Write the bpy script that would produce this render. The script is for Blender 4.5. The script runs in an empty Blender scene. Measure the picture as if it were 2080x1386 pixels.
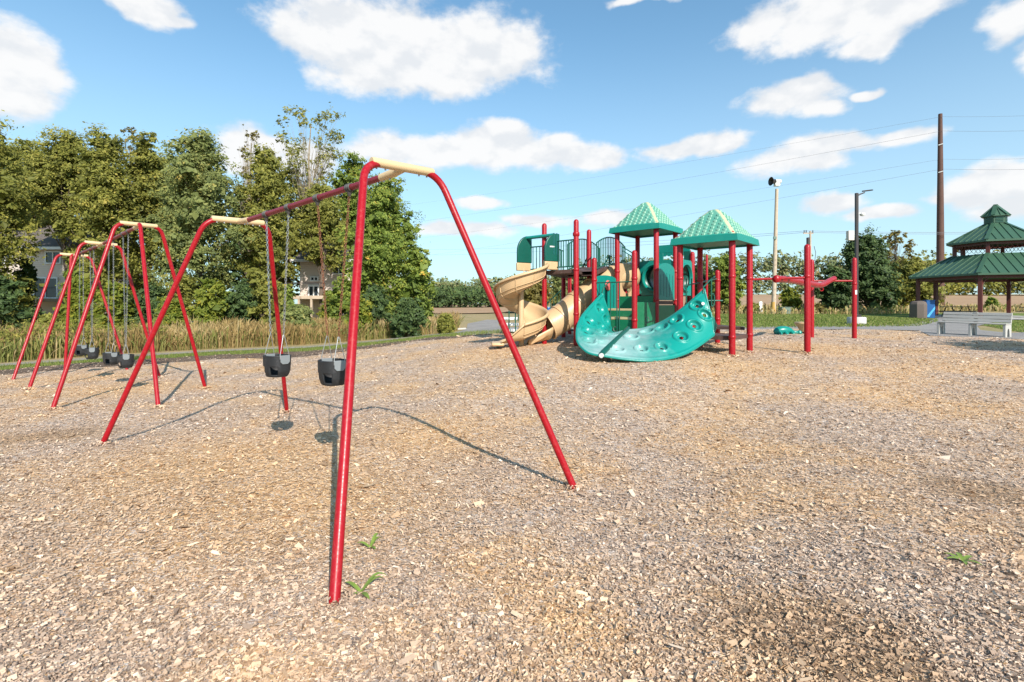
import bpy, math, random
import numpy as np
from mathutils import Vector, Matrix
from mathutils.geometry import delaunay_2d_cdt
R = math.radians
rng = np.random.default_rng(11)
random.seed(5)
sc = bpy.context.scene
col = sc.collection

# ------------------------------------------------------------------ camera
F, HV, EYE = 1040.0, 620.0, 1.6          # focal length in photo pixels, horizon row, eye height
cd = bpy.data.cameras.new('camera'); cam = bpy.data.objects.new('camera', cd); col.objects.link(cam)
cam.location = (0, 0, EYE); cam.rotation_euler = (R(90), 0, 0)
cd.sensor_width = 36; cd.lens = 36 * F / 2080; cd.shift_y = (HV - 693) / 2080
cd.clip_start = .05; cd.clip_end = 5000
sc.camera = cam

# ------------------------------------------------------------------ light
SX, SY = -.55, 1.35                      # shadow offset per metre of height
SEL = math.atan2(1, math.hypot(SX, SY))
SAZ = math.atan2(-SX, -SY)               # compass angle of the sun from +Y towards +X
sd = bpy.data.lights.new('sun', 'SUN'); sun = bpy.data.objects.new('sun', sd); col.objects.link(sun)
sd.energy = 5.0; sd.angle = R(.4); sd.color = (1, .925, .84)
sun.rotation_euler = Vector((SX, SY, -1)).to_track_quat('-Z', 'Y').to_euler()

w = bpy.data.worlds.new('World'); sc.world = w; w.use_nodes = True
nt = w.node_tree; nt.nodes.clear()
def N(nt, t, **k):
    n = nt.nodes.new(t)
    for a, b in k.items(): setattr(n, a, b)
    return n
def L(nt, a, b): nt.links.new(a, b)
def M(nt, op, a, b=None, c=None, clamp=False):
    n = nt.nodes.new('ShaderNodeMath'); n.operation = op; n.use_clamp = clamp
    for i, x in enumerate((a, b, c)):
        if x is None: continue
        if isinstance(x, (int, float)): n.inputs[i].default_value = x
        else: nt.links.new(x, n.inputs[i])
    return n.outputs[0]
def VM(nt, op, a, b=None):
    n = nt.nodes.new('ShaderNodeVectorMath'); n.operation = op
    for i, x in enumerate((a, b)):
        if x is None: continue
        if isinstance(x, (tuple, list)): n.inputs[i].default_value = x
        else: nt.links.new(x, n.inputs[i])
    return n.outputs['Value'] if op in ('LENGTH', 'DOT_PRODUCT') else n.outputs[0]
def SM(nt, x, a, b, lo=0., hi=1.):
    n = nt.nodes.new('ShaderNodeMapRange'); n.interpolation_type = 'SMOOTHSTEP'
    L(nt, x, n.inputs[0]); n.inputs[1].default_value = a; n.inputs[2].default_value = b
    n.inputs[3].default_value = lo; n.inputs[4].default_value = hi
    return n.outputs[0]
def MIX(nt, f, a, b):
    n = nt.nodes.new('ShaderNodeMix'); n.data_type = 'RGBA'
    for i, x in ((0, f), (6, a), (7, b)):
        if isinstance(x, (int, float)): n.inputs[i].default_value = x
        elif isinstance(x, (tuple, list)): n.inputs[i].default_value = (*x[:3], 1)
        else: nt.links.new(x, n.inputs[i])
    return n.outputs[2]

# cumulus clouds: lumps by compass direction and elevation
CL = [(700,60,150,62),(830,80,190,75),(960,105,145,66),(780,140,180,50),(900,150,150,42),(620,85,75,36),(1040,100,65,40),(590,50,40,28),
      (25,115,95,80),(40,195,85,48),(-30,150,90,100),(305,8,80,30),(352,32,42,12),
      (1700,25,230,52),(1850,20,125,44),(1560,45,95,38),(1780,82,95,24),(2065,25,70,45),(2200,60,120,60),
      (1605,208,105,30),(1625,190,66,28),(1665,218,60,20),(1740,186,30,9),
      (1000,300,180,40),(890,302,120,36),(1110,312,115,32),(1195,316,75,28),(785,302,90,36),(1025,272,60,22),(1130,285,40,20),
      (1400,303,115,22),(1350,298,60,14),(1460,300,60,16),
      (1620,328,130,30),(1720,285,125,24),(1835,265,95,20),(1665,300,80,28),
      (520,290,95,40),(480,310,60,30),(640,330,80,50),(2010,385,130,42),(2070,372,90,45),(1935,402,75,14),(2100,420,150,30),
      (975,412,60,15),(1085,452,75,18),(1245,448,70,18),(1690,420,60,22),(1780,440,80,16),(940,470,120,16),(1290,-8,70,10)]
g = bpy.data.node_groups.new('cloud_density', 'ShaderNodeTree')
g.interface.new_socket('P', in_out='INPUT', socket_type='NodeSocketVector')
g.interface.new_socket('D', in_out='INPUT', socket_type='NodeSocketVector')
g.interface.new_socket('Density', in_out='OUTPUT', socket_type='NodeSocketFloat')
gi, go = N(g, 'NodeGroupInput'), N(g, 'NodeGroupOutput')
P, D = gi.outputs[0], gi.outputs[1]
acc = None
for (cu, cv, ru, rv) in CL:
    az = math.atan((cu - 1040) / F); ca = math.cos(az)
    el = math.atan((HV - cv) / F * ca)
    ra, re = ru / F * ca * ca * 1.02, rv / F * ca * 1.02
    ma = g.nodes.new('ShaderNodeVectorMath'); ma.operation = 'MULTIPLY_ADD'; L(g, P, ma.inputs[0])
    ma.inputs[1].default_value = (1 / ra, 1 / re, 0); ma.inputs[2].default_value = (-az / ra, -el / re, 0)
    d = VM(g, 'LENGTH', ma.outputs[0])
    acc = d if acc is None else M(g, 'SMOOTH_MIN', acc, d, .18)
acc = M(g, 'SUBTRACT', 1, acc)
# the same kind of sky all round: free cumulus outside the photographed part
nz = N(g, 'ShaderNodeTexNoise'); nz.inputs['Scale'].default_value = 3.2; nz.inputs['Detail'].default_value = 2
L(g, VM(g, 'MULTIPLY', D, (1, 1, 2.2)), nz.inputs['Vector'])
free = M(g, 'MULTIPLY_ADD', nz.outputs[0], 5, -3.4)
sp = N(g, 'ShaderNodeSeparateXYZ'); L(g, P, sp.inputs[0])
outx = SM(g, M(g, 'ABSOLUTE', sp.outputs[0]), .86, 1.1); outy = SM(g, sp.outputs[1], .62, .8)
free = M(g, 'ADD', free, M(g, 'MULTIPLY_ADD', M(g, 'MAXIMUM', outx, outy), 3, -3))
acc = M(g, 'MAXIMUM', acc, free)
L(g, acc, go.inputs[0])

tc = N(nt, 'ShaderNodeTexCoord'); sx = N(nt, 'ShaderNodeSeparateXYZ'); L(nt, tc.outputs['Generated'], sx.inputs[0])
az = M(nt, 'ARCTAN2', sx.outputs[0], sx.outputs[1]); el = M(nt, 'ARCSINE', sx.outputs[2])
cx = N(nt, 'ShaderNodeCombineXYZ'); L(nt, az, cx.inputs[0]); L(nt, el, cx.inputs[1])
q = N(nt, 'ShaderNodeGroup'); q.node_tree = g
wz = N(nt, 'ShaderNodeTexNoise'); wz.inputs['Scale'].default_value = 7; wz.inputs['Detail'].default_value = 4; L(nt, cx.outputs[0], wz.inputs['Vector'])
L(nt, VM(nt, 'ADD', cx.outputs[0], VM(nt, 'MULTIPLY', VM(nt, 'SUBTRACT', wz.outputs['Color'], (.5, .5, .5)), (.10, .06, 0))), q.inputs[0]); L(nt, tc.outputs['Generated'], q.inputs[1])
def puff(off, sc_, det, ro=.6):
    n = N(nt, 'ShaderNodeTexNoise'); n.inputs['Scale'].default_value = sc_; n.inputs['Detail'].default_value = det; n.inputs['Roughness'].default_value = ro
    L(nt, VM(nt, 'MULTIPLY', VM(nt, 'ADD', cx.outputs[0], off), (1, 1.55, 1)), n.inputs['Vector']); return n.outputs[0]
p0 = puff((0, 0, 0), 9, 8, .54); p1 = puff((-.006, .02, 0), 9, 4, .5)
p2 = puff((3, 1, 0), 30, 8, .62)
d0 = M(nt, 'ADD', M(nt, 'ADD', q.outputs[0], M(nt, 'MULTIPLY_ADD', p0, 1.5, -.72)), M(nt, 'MULTIPLY_ADD', p2, .7, -.35))
sky = N(nt, 'ShaderNodeTexSky'); sky.sky_type = 'NISHITA'; sky.sun_disc = False
sky.sun_elevation = SEL; sky.sun_rotation = SAZ; sky.altitude = 200
sky.air_density = 1.0; sky.dust_density = .8; sky.ozone_density = 1.6
SKY = .125
skc = VM(nt, 'MULTIPLY', sky.outputs[0], (SKY * .70, SKY * 1.13, SKY * 1.19))
shade = SM(nt, M(nt, 'ADD', M(nt, 'SUBTRACT', p0, p1), M(nt, 'MULTIPLY', d0, .06)), -.09, .11)
cc = MIX(nt, shade, (.59, .61, .635), (.70, .70, .70))
alpha = M(nt, 'MULTIPLY', SM(nt, d0, -.16, .44), .97)
# a thin milky veil low in the sky, as on a day with cumulus
veil = SM(nt, M(nt, 'ABSOLUTE', el), .55, -.02, .09, .66)
base = MIX(nt, veil, skc, (.52, .63, .70))
out = MIX(nt, alpha, base, cc)
bg = N(nt, 'ShaderNodeBackground'); L(nt, out, bg.inputs[0]); bg.inputs[1].default_value = 1.0
wo = N(nt, 'ShaderNodeOutputWorld'); L(nt, bg.outputs[0], wo.inputs[0])
w.cycles.sampling_method = 'NONE'

vs = sc.view_settings
vs.view_transform = 'Standard'; vs.look = 'None'; vs.gamma = 1; vs.use_curve_mapping = False
vs.exposure = 0.5
sc.cycles.max_bounces = 6; sc.cycles.transparent_max_bounces = 8
sc.cycles.use_denoising = True

# ------------------------------------------------------------------ terrain
def sm(a, b, x):
    t = np.clip((np.asarray(x, float) - a) / (b - a), 0, 1); return t * t * (3 - 2 * t)
def gz(x, y):
    x = np.asarray(x, float); y = np.asarray(y, float)
    rise = np.interp(y, [-60, 4, 11, 18, 27, 36, 60, 100, 160, 300, 900], [0, 0, .35, .5, .6, .72, 1.15, 2.5, 4.6, 8, 12])
    left = np.clip(.016 * x - .018 * y, -.45, .08) + np.interp(y, [0, 30, 60, 200, 400, 900], [0, 0, .6, 2.2, 3, 4])
    lo_ = -3.5 - 6 * sm(9, 18, y); tt_ = np.clip((x - lo_) / (1 - lo_), 0, 1); wn = tt_ * tt_ * (3 - 2 * tt_) * sm(4.5, 11, y)
    wf = sm(-.10, .35, x / np.maximum(y, 1))
    b = sm(22, 40, y); ww = wn * (1 - b) + wf * b
    return left * (1 - ww) + rise * ww
def und(x, y):
    hol = .07 * np.exp(-(((x + 6.4) / 1.6) ** 2 + ((y - 7.7) / .9) ** 2)) + .04 * np.exp(-(((x + 2.2) / .9) ** 2 + ((y - 5.6) / .8) ** 2))
    return -hol + .022 * np.sin(.9 * x + 1.3) * np.cos(.75 * y + .4) + .014 * np.sin(2.1 * x - 1.1 * y) + .008 * np.sin(3.7 * x + 4.3 * y)
def bz(x, y): return gz(x, y) + .05 + und(np.asarray(x, float), np.asarray(y, float))
def at(u, v, Y): return Vector(((u - 1040) * Y / F, Y, EYE + (HV - v) * Y / F))
def G(u, v, fn=gz):
    k = (u - 1040) / F; s = (HV - v) / F; a, y = .5, .5
    while y < 900:
        if EYE + s * y < float(fn(k * y, y)): break
        a = y; y *= 1.03
    b = y
    for _ in range(40):
        m = (a + b) / 2
        if EYE + s * m < float(fn(k * m, m)): b = m
        else: a = m
    return Vector((k * a, a, float(fn(k * a, a))))
def GB(u, v): return G(u, v, bz)
def onz(x, y, fn=gz): return Vector((x, y, float(fn(x, y))))

def vnoise(x, y, s, seed):
    r = np.random.default_rng(seed); T = r.uniform(0, 1, (64, 64)); u, v = x / s, y / s; i, j = np.floor(u).astype(int), np.floor(v).astype(int); a, b = u - i, v - j; a = a * a * (3 - 2 * a); b = b * b * (3 - 2 * b)
    q = lambda di, dj: T[(i + di) % 64, (j + dj) % 64]
    return q(0, 0) * (1 - a) * (1 - b) + q(1, 0) * a * (1 - b) + q(0, 1) * (1 - a) * b + q(1, 1) * a * b
# ------------------------------------------------------------------ mesh helpers
def link(o, parent=None):
    col.objects.link(o)
    if parent is not None: o.parent = parent
    return o
def wloc(o):
    v = Vector((0, 0, 0))
    while o is not None: v += o.location; o = o.parent
    return v
class MB:
    def __init__(s): s.v = []; s.f = []
    def add(s, v, f):
        n = len(s.v); s.v += [tuple(p) for p in v]; s.f += [tuple(i + n for i in q) for q in f]; return s
    def box(s, c, d, rot=None):
        c = Vector(c); h = Vector(d) / 2
        p = [Vector((a * h.x, b * h.y, e * h.z)) for a in (-1, 1) for b in (-1, 1) for e in (-1, 1)]
        if rot is not None: p = [rot @ q for q in p]
        return s.add([c + q for q in p], [(0, 1, 3, 2), (4, 6, 7, 5), (0, 4, 5, 1), (2, 3, 7, 6), (0, 2, 6, 4), (1, 5, 7, 3)])
    def bar(s, a, b, wd, ht, up=(0, 0, 1)):
        a, b = Vector(a), Vector(b); x = (b - a); l = x.length; x.normalize(); up = Vector(up)
        if abs(x.dot(up)) > .98: up = Vector((0, 1, 0))
        y = up.cross(x).normalized(); z = x.cross(y)
        return s.box((a + b) / 2, (l, wd, ht), Matrix((x, y, z)).transposed())
    def tube(s, pts, r, n=12, cap=True, dome=False):
        pts = [Vector(p) for p in pts]; m = len(pts)
        rr = list(r) if isinstance(r, (list, tuple)) else [r] * m
        if dome:
            d = (pts[-1] - pts[-2]).normalized(); e = pts[-1]; q = rr[-1]
            for k in (30, 55, 75, 88):
                pts.append(e + d * q * math.sin(R(k))); rr.append(q * math.cos(R(k)))
            m = len(pts)
        T = []
        for i in range(m):
            a = pts[max(i - 1, 0)]; b = pts[min(i + 1, m - 1)]; T.append((b - a).normalized())
        u = T[0].orthogonal().normalized(); V = []
        for i in range(m):
            u = (u - T[i] * u.dot(T[i])); u.normalize(); x = T[i].cross(u)
            V += [pts[i] + (u * math.cos(2 * math.pi * k / n) + x * math.sin(2 * math.pi * k / n)) * rr[i] for k in range(n)]
        f = [(i * n + k, i * n + (k + 1) % n, (i + 1) * n + (k + 1) % n, (i + 1) * n + k) for i in range(m - 1) for k in range(n)]
        if cap: f += [tuple(range(n - 1, -1, -1)), tuple((m - 1) * n + k for k in range(n))]
        return s.add(V, f)
    def lathe(s, prof, c, n=24, mat=None):
        c = Vector(c); V = []
        for (r, z) in prof:
            for k in range(n):
                p = Vector((r * math.cos(2 * math.pi * k / n), r * math.sin(2 * math.pi * k / n), z))
                V.append(c + (mat @ p if mat is not None else p))
        f = [(i * n + k, i * n + (k + 1) % n, (i + 1) * n + (k + 1) % n, (i + 1) * n + k) for i in range(len(prof) - 1) for k in range(n)]
        return s.add(V, f)
    def grid(s, P, close=False):
        a, b = len(P), len(P[0]); V = [p for row in P for p in row]
        return s.add(V, [(i * b + j, i * b + (j + 1) % b, (i + 1) * b + (j + 1) % b, (i + 1) * b + j)
                         for i in range(a - 1) for j in range(b if close else b - 1)])
    def prism(s, poly, h, frame=None):
        # polygon (x, y) extruded h along z, optionally through a 4x4 frame
        n = len(poly); V = [Vector((x, y, -h / 2)) for x, y in poly] + [Vector((x, y, h / 2)) for x, y in poly]
        if frame is not None: V = [frame @ q for q in V]
        return s.add(V, [tuple(range(n - 1, -1, -1)), tuple(range(n, 2 * n))] + [(i, (i + 1) % n, n + (i + 1) % n, n + i) for i in range(n)])
    def build(s, name, mat, parent=None, angle=38, world=True, thick=0, bevel=0, sub=0):
        me = bpy.data.meshes.new(name)
        off = wloc(parent) if (parent is not None and world) else Vector((0, 0, 0))
        me.from_pydata([(p[0] - off.x, p[1] - off.y, p[2] - off.z) for p in s.v], [], s.f)
        me.materials.append(mat); me.update()
        if angle:
            me.polygons.foreach_set('use_smooth', [True] * len(me.polygons)); me.set_sharp_from_angle(angle=R(angle))
        o = bpy.data.objects.new(name, me); link(o, parent)
        if thick:
            m = o.modifiers.new('solid', 'SOLIDIFY'); m.thickness = thick; m.offset = 0
        if bevel:
            m = o.modifiers.new('bevel', 'BEVEL'); m.width = bevel; m.segments = 2; m.limit_method = 'ANGLE'; m.angle_limit = R(40)
        if sub:
            m = o.modifiers.new('sub', 'SUBSURF'); m.levels = sub; m.render_levels = sub
        return o
def tag(o, label=None, cat=None, group=None, kind=None):
    for k, v in (('label', label), ('category', cat), ('group', group), ('kind', kind)):
        if v is not None: o[k] = v
    return o
def thing(name, label, cat, loc, group=None, rz=0):
    o = bpy.data.objects.new(name, None); o.empty_display_size = .2; link(o); o.location = loc; o.rotation_euler = (0, 0, rz)
    return tag(o, label, cat, group)
def part(name, data, parent, loc=(0, 0, 0), rot=None):
    # another object on shared mesh data, placed in its parent's space
    o = bpy.data.objects.new(name, data); link(o, parent); o.location = Vector(loc)
    if rot is not None: o.rotation_mode = 'QUATERNION'; o.rotation_quaternion = rot
    return o
def copy_tree(o, parent=None):
    c = o.copy(); link(c); c.parent = parent
    for ch in o.children: copy_tree(ch, c)
    return c
def np_mesh(name, V, Fq, mat, parent=None, rnd=None, smooth=False, k=None):
    k = k or Fq.shape[1]
    me = bpy.data.meshes.new(name); nv, nf = len(V), len(Fq)
    me.vertices.add(nv); me.loops.add(nf * k); me.polygons.add(nf)
    if parent is not None: V = V - np.array(wloc(parent))
    me.vertices.foreach_set('co', V.astype(np.float32).ravel())
    me.loops.foreach_set('vertex_index', Fq.astype(np.int32).ravel())
    me.polygons.foreach_set('loop_start', np.arange(0, nf * k, k, dtype=np.int32))
    me.polygons.foreach_set('use_smooth', np.full(nf, smooth))
    me.materials.append(mat); me.update(calc_edges=True)
    if rnd is not None:
        a = me.attributes.new('rnd', 'FLOAT', 'POINT'); a.data.foreach_set('value', rnd.astype(np.float32))
    o = bpy.data.objects.new(name, me); link(o, parent); return o
def inside(poly, x, y):
    r = np.zeros(x.shape, bool); n = len(poly)
    for i in range(n):
        x1, y1 = poly[i]; x2, y2 = poly[(i + 1) % n]
        c = ((y1 > y) != (y2 > y)) & (x < (x2 - x1) * (y - y1) / (y2 - y1 + 1e-12) + x1)
        r ^= c
    return r
def sheet(name, poly, step, mat, fn):
    P = []
    for i in range(len(poly)):
        a, b = np.array(poly[i]), np.array(poly[(i + 1) % len(poly)]); m = max(1, int(np.hypot(*(b - a)) / step))
        P += [tuple(a + (b - a) * t / m) for t in range(m)]
    nb = len(P); A = np.array(P)
    gx, gy = np.meshgrid(np.arange(A[:, 0].min(), A[:, 0].max(), step), np.arange(A[:, 1].min(), A[:, 1].max(), step))
    gx = gx.ravel() + .13; gy = gy.ravel() + .17; k = inside(P, gx, gy)
    pts = [Vector(p) for p in P] + [Vector(p) for p in zip(gx[k], gy[k])]
    vo, eo, fo, *_ = delaunay_2d_cdt(pts, [(i, (i + 1) % nb) for i in range(nb)], [], 1, 1e-5)
    V = np.array([(p.x, p.y) for p in vo]); z = fn(V[:, 0], V[:, 1])
    Fq = np.array([f for f in fo if len(f) == 3])
    # face up
    a, b, c = (V[Fq[:, i]] for i in range(3)); cr = (b[:, 0] - a[:, 0]) * (c[:, 1] - a[:, 1]) - (b[:, 1] - a[:, 1]) * (c[:, 0] - a[:, 0])
    Fq[cr < 0] = Fq[cr < 0][:, ::-1]
    o = np_mesh(name, np.column_stack([V, z]), Fq, mat, smooth=True)
    return tag(o, kind='structure')

# ------------------------------------------------------------------ materials
ALB = .88
def mat(name, colr, rough=.5, var=.12, scale=6., bump=0., bscale=60., spec=.4, dirt=None, coat=0., metal=0., detail=5):
    m = bpy.data.materials.new(name); m.use_nodes = True; t = m.node_tree; b = t.nodes['Principled BSDF']
    geo = N(t, 'ShaderNodeNewGeometry')
    n = N(t, 'ShaderNodeTexNoise'); n.inputs['Scale'].default_value = scale; n.inputs['Detail'].default_value = detail
    L(t, geo.outputs['Position'], n.inputs['Vector'])
    c = Vector(colr) * ALB
    cc = MIX(t, n.outputs[0], tuple(c * (1 - var)), tuple(c * (1 + var)))
    if dirt:
        n3 = N(t, 'ShaderNodeTexNoise'); n3.inputs['Scale'].default_value = dirt[2]; n3.inputs['Detail'].default_value = 8; n3.inputs['Roughness'].default_value = .7
        L(t, geo.outputs['Position'], n3.inputs['Vector'])
        cc = MIX(t, M(t, 'MULTIPLY', SM(t, n3.outputs[0], .5, .72), dirt[1]), cc, dirt[0])
    L(t, cc, b.inputs['Base Color'])
    n2 = N(t, 'ShaderNodeTexNoise'); n2.inputs['Scale'].default_value = bscale; n2.inputs['Detail'].default_value = 4
    L(t, geo.outputs['Position'], n2.inputs['Vector'])
    L(t, SM(t, n2.outputs[0], .25, .75, max(rough - .1, .03), min(rough + .1, 1)), b.inputs['Roughness'])
    b.inputs['Specular IOR Level'].default_value = spec; b.inputs['Coat Weight'].default_value = coat; b.inputs['Coat Roughness'].default_value = .15
    b.inputs['Metallic'].default_value = metal
    if bump:
        bp = N(t, 'ShaderNodeBump'); bp.inputs['Strength'].default_value = bump; bp.inputs['Distance'].default_value = .01
        L(t, n2.outputs[0], bp.inputs['Height']); L(t, bp.outputs[0], b.inputs['Normal'])
    return m
def ramp(t, x, stops):
    r = N(t, 'ShaderNodeValToRGB'); e = r.color_ramp.elements
    while len(e) < len(stops): e.new(.5)
    for q, (p, c) in zip(e, stops): q.position = p; q.color = (*(Vector(c) * ALB), 1)
    L(t, x, r.inputs[0]); return r.outputs[0]
def leaf_mat(name, stops, transl=.42, rough=.55, gloss=.25):
    m = bpy.data.materials.new(name); m.use_nodes = True; t = m.node_tree; b = t.nodes['Principled BSDF']; o = t.nodes['Material Output']
    at_ = N(t, 'ShaderNodeAttribute'); at_.attribute_name = 'rnd'
    c = ramp(t, at_.outputs['Fac'], stops)
    L(t, c, b.inputs['Base Color']); b.inputs['Roughness'].default_value = rough; b.inputs['Specular IOR Level'].default_value = gloss
    tr = N(t, 'ShaderNodeBsdfTranslucent'); L(t, c, tr.inputs[0]); mx = N(t, 'ShaderNodeMixShader'); mx.inputs[0].default_value = transl
    L(t, b.outputs[0], mx.inputs[1]); L(t, tr.outputs[0], mx.inputs[2]); L(t, mx.outputs[0], o.inputs[0])
    return m

RED = mat('red_powder_coat', (.35, .004, .011), .36, .08, 3, .02, 90, .35, ((.50, .20, .16), .18, 28.))
REDB = mat('red_beam_coat', (.22, .009, .018), .42, .10, 3, .02, 90, .45, ((.18, .05, .05), .3, 5.))
CREAM = mat('cream_cast_metal', (.66, .49, .275), .4, .06, 4, .02, 90, .45)
TAN = mat('tan_moulded_plastic', (.60, .41, .225), .42, .08, 2.5, .02, 60, .4, ((.45, .30, .17), .35, 3.))
TEAL = mat('teal_moulded_plastic', (.005, .235, .19), .33, .10, 2.5, .03, 80, .45)
DGREEN = mat('dark_green_plastic', (.004, .088, .064), .36, .1, 3, .02, 80, .45)
GREEN = mat('green_panel_plastic', (.008, .17, .075), .4, .12, 3, .02, 80, .4, ((.05, .2, .12), .4, 6.))
RAIL = mat('green_rail_coat', (.010, .105, .070), .38, .1, 5, .02, 90, .4)
BROWN = mat('brown_deck_coat', (.10, .060, .050), .55, .15, 5, .1, 120, .3, ((.22, .17, .14), .5, 4.))
RUBBER = mat('black_rubber', (.022, .023, .025), .6, .15, 10, .15, 180, .35, ((.07, .07, .075), .5, 12.))
GREYP = mat('grey_rubber_plate', (.22, .24, .25), .55, .1, 12, .05, 150, .3)
STEEL = mat('galvanised_steel', (.48, .48, .48), .38, .15, 30, .05, 200, .5, metal=.85)
RUST = mat('rusty_chain_steel', (.21, .085, .045), .7, .3, 30, .2, 200, .3)
CLAMP = mat('dark_swing_hanger', (.055, .050, .047), .5, .2, 20, .1, 150, .4)
BENCH = mat('grey_recycled_plastic', (.47, .455, .42), .6, .08, 5, .15, 140, .25, ((.30, .28, .26), .35, 3.))
GROOF = mat('green_standing_seam_metal', (.048, .112, .066), .42, .08, 1.2, .0, 60, .45)
GCOL = mat('brown_painted_steel', (.12, .030, .024), .45, .1, 2, .02, 60, .4)
CONC = mat('pale_concrete', (.55, .53, .50), .85, .12, 4, .2, 90, .2, ((.36, .34, .31), .5, 2.))
WOODP = mat('pale_pole_wood', (.54, .43, .32), .8, .2, 3, .3, 60, .2, ((.20, .14, .09), .6, 2.5))
RUSTP = mat('weathered_steel_pole', (.115, .060, .046), .7, .2, 1.5, .1, 60, .25, ((.07, .035, .03), .5, 1.2))
DMETAL = mat('dark_bronze_metal', (.035, .027, .027), .42, .1, 5, .02, 90, .4)
WHITE = mat('white_paint', (.78, .78, .76), .5, .05, 5, .02, 90, .35)
BEIGE = mat('beige_enclosure', (.62, .56, .50), .5, .05, 5, .02, 90, .35)
BLUE = mat('blue_plastic', (.012, .10, .30), .4, .1, 5, .02, 90, .4)
PEBBLE = mat('pebbled_concrete', (.15, .12, .105), .85, .3, 40, .3, 120, .2)
WIREM = mat('dark_wire', (.22, .22, .24), .6, .1, 5)
CABG = mat('green_utility_cabinet', (.16, .22, .18), .5, .1, 5, .02, 90, .35)
SIDING = bpy.data.materials.new('lap_siding'); SIDING.use_nodes = True
t = SIDING.node_tree; b = t.nodes['Principled BSDF']; ge = N(t, 'ShaderNodeNewGeometry'); sz = N(t, 'ShaderNodeSeparateXYZ'); L(t, ge.outputs['Position'], sz.inputs[0])
fr = M(t, 'FRACT', M(t, 'MULTIPLY', sz.outputs[2], 6.5)); L(t, MIX(t, SM(t, fr, .0, .12), (.40, .33, .28), (.62, .53, .46)), b.inputs['Base Color']); b.inputs['Roughness'].default_value = .7
bp = N(t, 'ShaderNodeBump'); bp.inputs['Distance'].default_value = .02; L(t, fr, bp.inputs['Height']); L(t, bp.outputs[0], b.inputs['Normal'])
GLASS = mat('dark_window_glass', (.03, .04, .05), .08, .1, 2, 0, 60, .6)
SHING = mat('grey_shingle_roof', (.14, .12, .11), .85, .3, 12, .3, 60, .2)
BARK = mat('grey_brown_bark', (.16, .12, .09), .9, .3, 8, .5, 40, .15)
PBARK = mat('pale_bark', (.34, .28, .20), .85, .25, 8, .4, 40, .15)

# ------------------------------------------------------------------ ground materials
def chip_colour(t, rnd, pos):
    n = N(t, 'ShaderNodeTexNoise'); n.inputs['Scale'].default_value = .55; n.inputs['Detail'].default_value = 6; n.inputs['Roughness'].default_value = .62
    L(t, pos, n.inputs['Vector'])
    gold = M(t, 'MULTIPLY', SM(t, n.outputs[0], .40, .65), .88)
    # worn, freshly turned chips under the swings
    for (x, y, r) in WORN:
        d = VM(t, 'LENGTH', VM(t, 'MULTIPLY', VM(t, 'SUBTRACT', pos, (x, y, 0)), (1, 1, 0)))
        gold = M(t, 'MAXIMUM', gold, M(t, 'MULTIPLY', SM(t, M(t, 'ADD', d, M(t, 'MULTIPLY', n.outputs[0], 1.6)), r + 1.5, r * .4 + .5), .95))
    a = ramp(t, rnd, [(0, (.10, .075, .062)), (.16, (.215, .160, .130)), (.42, (.44, .312, .228)), (.72, (.635, .465, .340)), (.92, (.80, .645, .505)), (1, (.86, .77, .68))])
    c = ramp(t, rnd, [(0, (.14, .078, .036)), (.2, (.40, .225, .10)), (.5, (.66, .40, .19)), (.8, (.80, .54, .30)), (1, (.84, .66, .48))])
    n2 = N(t, 'ShaderNodeTexNoise'); n2.inputs['Scale'].default_value = .9; n2.inputs['Detail'].default_value = 5; n2.inputs['Roughness'].default_value = .7
    L(t, VM(t, 'ADD', pos, (17, 5, 3)), n2.inputs['Vector'])
    cc = MIX(t, gold, a, c)
    hv = M(t, 'FRACT', M(t, 'MULTIPLY', rnd, 57.3))      # odd chips: fresh orange ones, weathered grey ones
    cc = MIX(t, M(t, 'MULTIPLY', M(t, 'GREATER_THAN', hv, .86), .7), cc, MIX(t, rnd, (.30, .15, .05), (.72, .46, .20)))
    cc = MIX(t, M(t, 'MULTIPLY', M(t, 'LESS_THAN', hv, .20), .55), cc, MIX(t, rnd, (.10, .10, .105), (.62, .61, .60)))
    dark = SM(t, n2.outputs[0], .64, .82)            # damp, broken-down mulch, with hollow shade painted in below
    for (x, y, r) in ((1.34, 2.5, .42), (1.45, 2.25, .35), (3.9, 4.25, .6), (-6.4, 7.2, .9)):  # last spot paints the slope shade of the left hollow
        d = VM(t, 'LENGTH', VM(t, 'MULTIPLY', VM(t, 'SUBTRACT', pos, (x, y, 0)), (1, 1.2, 0)))
        dark = M(t, 'MAXIMUM', dark, SM(t, M(t, 'ADD', d, M(t, 'MULTIPLY_ADD', n2.outputs[0], 1.6, -.8)), r + .15, r * .2))
    return MIX(t, M(t, 'MULTIPLY', dark, .58), cc, MIX(t, rnd, (.085, .047, .026), (.50, .31, .155)))
WORN = [(-3.0, 5.6, 1.9), (-1.9, 4.5, 1.5), (-1.0, 6.5, 1.2), (-8.8, 11.6, 1.8), (-11.5, 14.0, 1.8), (4.6, 10.4, 1.4), (-.6, 12.9, 1.6), (2.5, 13.0, 2.), (8, 13.5, 2.2)]
MULCH = bpy.data.materials.new('wood_chip_mulch'); MULCH.use_nodes = True
t = MULCH.node_tree; b = t.nodes['Principled BSDF']; ge = N(t, 'ShaderNodeNewGeometry'); pos = ge.outputs['Position']
wn = N(t, 'ShaderNodeTexNoise'); wn.inputs['Scale'].default_value = 9; L(t, pos, wn.inputs['Vector'])
wp = VM(t, 'ADD', VM(t, 'MULTIPLY', pos, (1, 1.3, 1)), VM(t, 'MULTIPLY', wn.outputs['Color'], (.25, .25, 0)))
vo = N(t, 'ShaderNodeTexVoronoi'); vo.inputs['Scale'].default_value = 52; L(t, wp, vo.inputs['Vector'])
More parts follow.
